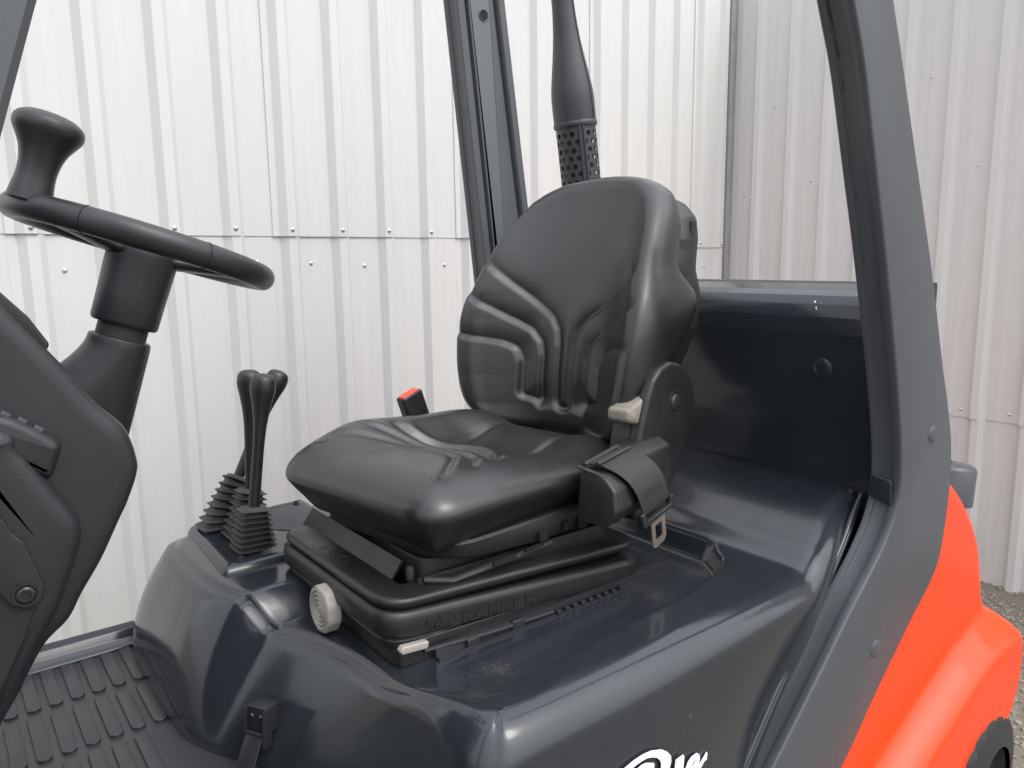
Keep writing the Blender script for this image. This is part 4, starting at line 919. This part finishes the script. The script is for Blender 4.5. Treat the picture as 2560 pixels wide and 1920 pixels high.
# ---------------------------------------------------------------- counterweight, buffer, tyre
def counterweight():
    sil = [(1.25, 0.22), (1.25, 0.42), (1.45, 0.62), (1.62, 0.76), (1.74, 0.88), (1.82, 0.98), (1.850, 1.055), (1.895, 1.082), (1.950, 1.056), (2.030, 0.991), (2.090, 0.926), (2.138, 0.850), (2.168, 0.764), (2.188, 0.700), (2.215, 0.662), (2.268, 0.622), (2.302, 0.560), (2.308, 0.480), (2.290, 0.405), (2.230, 0.330), (2.03, 0.245), (1.80, 0.20), (1.50, 0.18), (1.30, 0.18)]
    P = even(closed_smooth(sil, 6), 0.012)
    ledge = np.array([(1.0, 0.145), (1.40, 0.345), (1.80, 0.530), (1.98, 0.608), (2.09, 0.640), (2.20, 0.652), (2.5, 0.66)])
    def bul(x, z):
        d = np.interp(x, ledge[:, 0], ledge[:, 1])-z
        return smoothstep(-0.012, 0.082, d)
    face = lambda x, z: 0.758-0.070*bul(x, z)
    mixf = lambda f: (lambda x, z: face(x, z)*(1-f)+(face(x, z)+0.055)*f)
    spec = [(0.020, lambda x, z: np.full(x.shape, 1.83)), (0.0, lambda x, z: np.full(x.shape, 1.79))]+[(0.045*(1-math.cos(t)), mixf(1-math.sin(t))) for t in np.linspace(0, math.pi/2, 9)]
    o = mesh('counterweight', pillow(P, spec, face, 0.012, lambda u, v, d: np.stack([u, d, v], 1)), M['orange'], T, smooth=180, weld=1e-5)
    FE = np.array(smooth_line(rear_e, 4)); pts = [(x+0.012, 0.752, z) for x, z in FE if 0.45 < z < 1.0]
    mesh('counterweight_rim', [tube(pts, 0.013, 12)], M['orange'], o, smooth=180)
    mesh('rubber_buffer', [lathe([(0.070, -0.03), (0.070, 0.060), (0.066, 0.068), (0.058, 0.072), (0.012, 0.073), (0.012, 0.080), (0.0005, 0.081)], (2.035, 0.828, 1.000), (0.12, 0, 1), 36)], M['post'], T, smooth=40)
counterweight()

def tyre():
    c = np.array([2.105, 0.672, 0.205]); ax = np.array([0.05, -1, 0.0])
    pr = smooth_profile([(0.115, 0.002), (0.150, -0.004), (0.182, -0.010), (0.200, -0.022), (0.207, -0.045), (0.208, -0.085), (0.207, -0.125), (0.198, -0.150), (0.15, -0.165), (0.115, -0.165)], 4)
    V, F = lathe(pr, c, ax, 72, (0, 0, 1), caps=False)
    d = V-c; ang = np.arctan2(d[:, 2], d[:, 0]); r = np.hypot(d[:, 0], d[:, 2])
    k = 1-0.045*((np.sin(ang*18) > 0.35) & (r > 0.185)); V[:, 0] = c[0]+d[:, 0]*k; V[:, 2] = c[2]+d[:, 2]*k
    wl = mesh('rear_wheel', [lathe([(0.115, -0.15), (0.115, -0.01), (0.105, -0.006), (0.095, -0.03), (0.05, -0.04), (0.045, -0.02), (0.0005, -0.018)], c, ax, 36, (0, 0, 1))], M['dark_steel'], T, smooth=35)
    mesh('tyre', [(V, F)], M['tyre'], wl, smooth=30)
tyre()

# ---------------------------------------------------------------- exhaust stack with perforated guard
def exhaust():
    a = np.array([1.720, 1.85, 1.840]); b = np.array([1.642, 1.85, 2.367]); ax = (b-a)/np.linalg.norm(b-a)
    at = lambda z: a+(b-a)*((z-1.84)/(2.367-1.84))
    p0 = at(2.02)
    pr = smooth_profile([(0.0660, -0.012), (0.0660, 0.0), (0.0665, 0.03), (0.0655, 0.08), (0.059, 0.13), (0.049, 0.19), (0.0405, 0.25), (0.0355, 0.31), (0.0335, 0.37), (0.0330, 0.55), (0.033, 0.8)], 5)
    pipe = mesh('exhaust_pipe', [lathe(pr, p0, ax, 40, caps=False), lathe([(0.047, -0.9), (0.047, 0.0)], p0, ax, 24)], M['guard'], T, smooth=60)
    # rolled weld seam down the stack
    f = frame(p0, ax); t = R_(-72)
    pts = []
    for r, h in pr[1:]: pts.append(f(np.array([(r+0.0012)*math.cos(t)]), np.array([(r+0.0012)*math.sin(t)]), np.array([h]))[0])
    mesh('stack_seam', [tube(pts, 0.0022, 6)], M['post'], pipe, smooth=180)
    mesh('stack_rim', [lathe([(0.0655, -0.018), (0.0685, -0.014), (0.0685, -0.004), (0.0665, 0.0)], p0, ax, 40, caps=False)], M['guard'], pipe, smooth=60)
    # guard: cells with round holes
    Rg, nc, rows = 0.0625, 15, 25; cw = 2*math.pi/nc; ch = 0.0240; V, F = [], []
    def pt(th, h, r): return (r*math.cos(th), r*math.sin(th), h)
    K = 16; al = np.linspace(0, 2*math.pi, K, endpoint=False)
    sqx = np.clip(np.cos(al)*1.4143, -1, 1)*0.5; sqy = np.clip(np.sin(al)*1.4143, -1, 1)*0.5
    for rw in range(rows):
        for c in range(nc):
            tc = (c+0.5*(rw % 2))*cw; hc = -0.028-ch*(rw+0.5); plain = (c in (0,)); base = len(V)
            hr = 0.0079
            for sx, sy in zip(sqx, sqy): V.append(pt(tc+sx*cw, hc+sy*ch, Rg))
            for q in al: V.append(pt(tc+hr*math.cos(q)/Rg, hc+hr*math.sin(q), Rg))
            for q in al: V.append(pt(tc+hr*math.cos(q)/Rg, hc+hr*math.sin(q), Rg-0.0016))
            for i in range(K):
                j = (i+1) % K; F.append((base+i, base+j, base+K+j, base+K+i)); F.append((base+K+i, base+K+j, base+2*K+j, base+2*K+i))
    V = np.array(V); Vw = f(V[:, 0], V[:, 1], V[:, 2])
    top = lathe([(0.0625, -0.030), (0.0625, -0.008)], p0, ax, 44, caps=False)
    mesh('perforated_guard', [(Vw, F), top], M['guard'], pipe, smooth=30)
    th0 = R_(-118)
    sp = []
    for da in (-0.10, 0.10):
        sp.append(tube([f(np.array([0.0645*math.cos(th0+da)]), np.array([0.0645*math.sin(th0+da)]), np.array([h]))[0] for h in (-0.012, -0.62)], 0.0035, 8))
    aa = np.linspace(th0-0.14, th0+0.14, 5)
    strip = [np.concatenate([f(0.0640*np.cos(aa), 0.0640*np.sin(aa), np.full(5, h)), f(0.0628*np.cos(aa[::-1]), 0.0628*np.sin(aa[::-1]), np.full(5, h))]) for h in (-0.012, -0.62)]
    sp.append(loft(strip))
    mesh('guard_seam', sp, M['guard'], pipe, smooth=40)
exhaust()
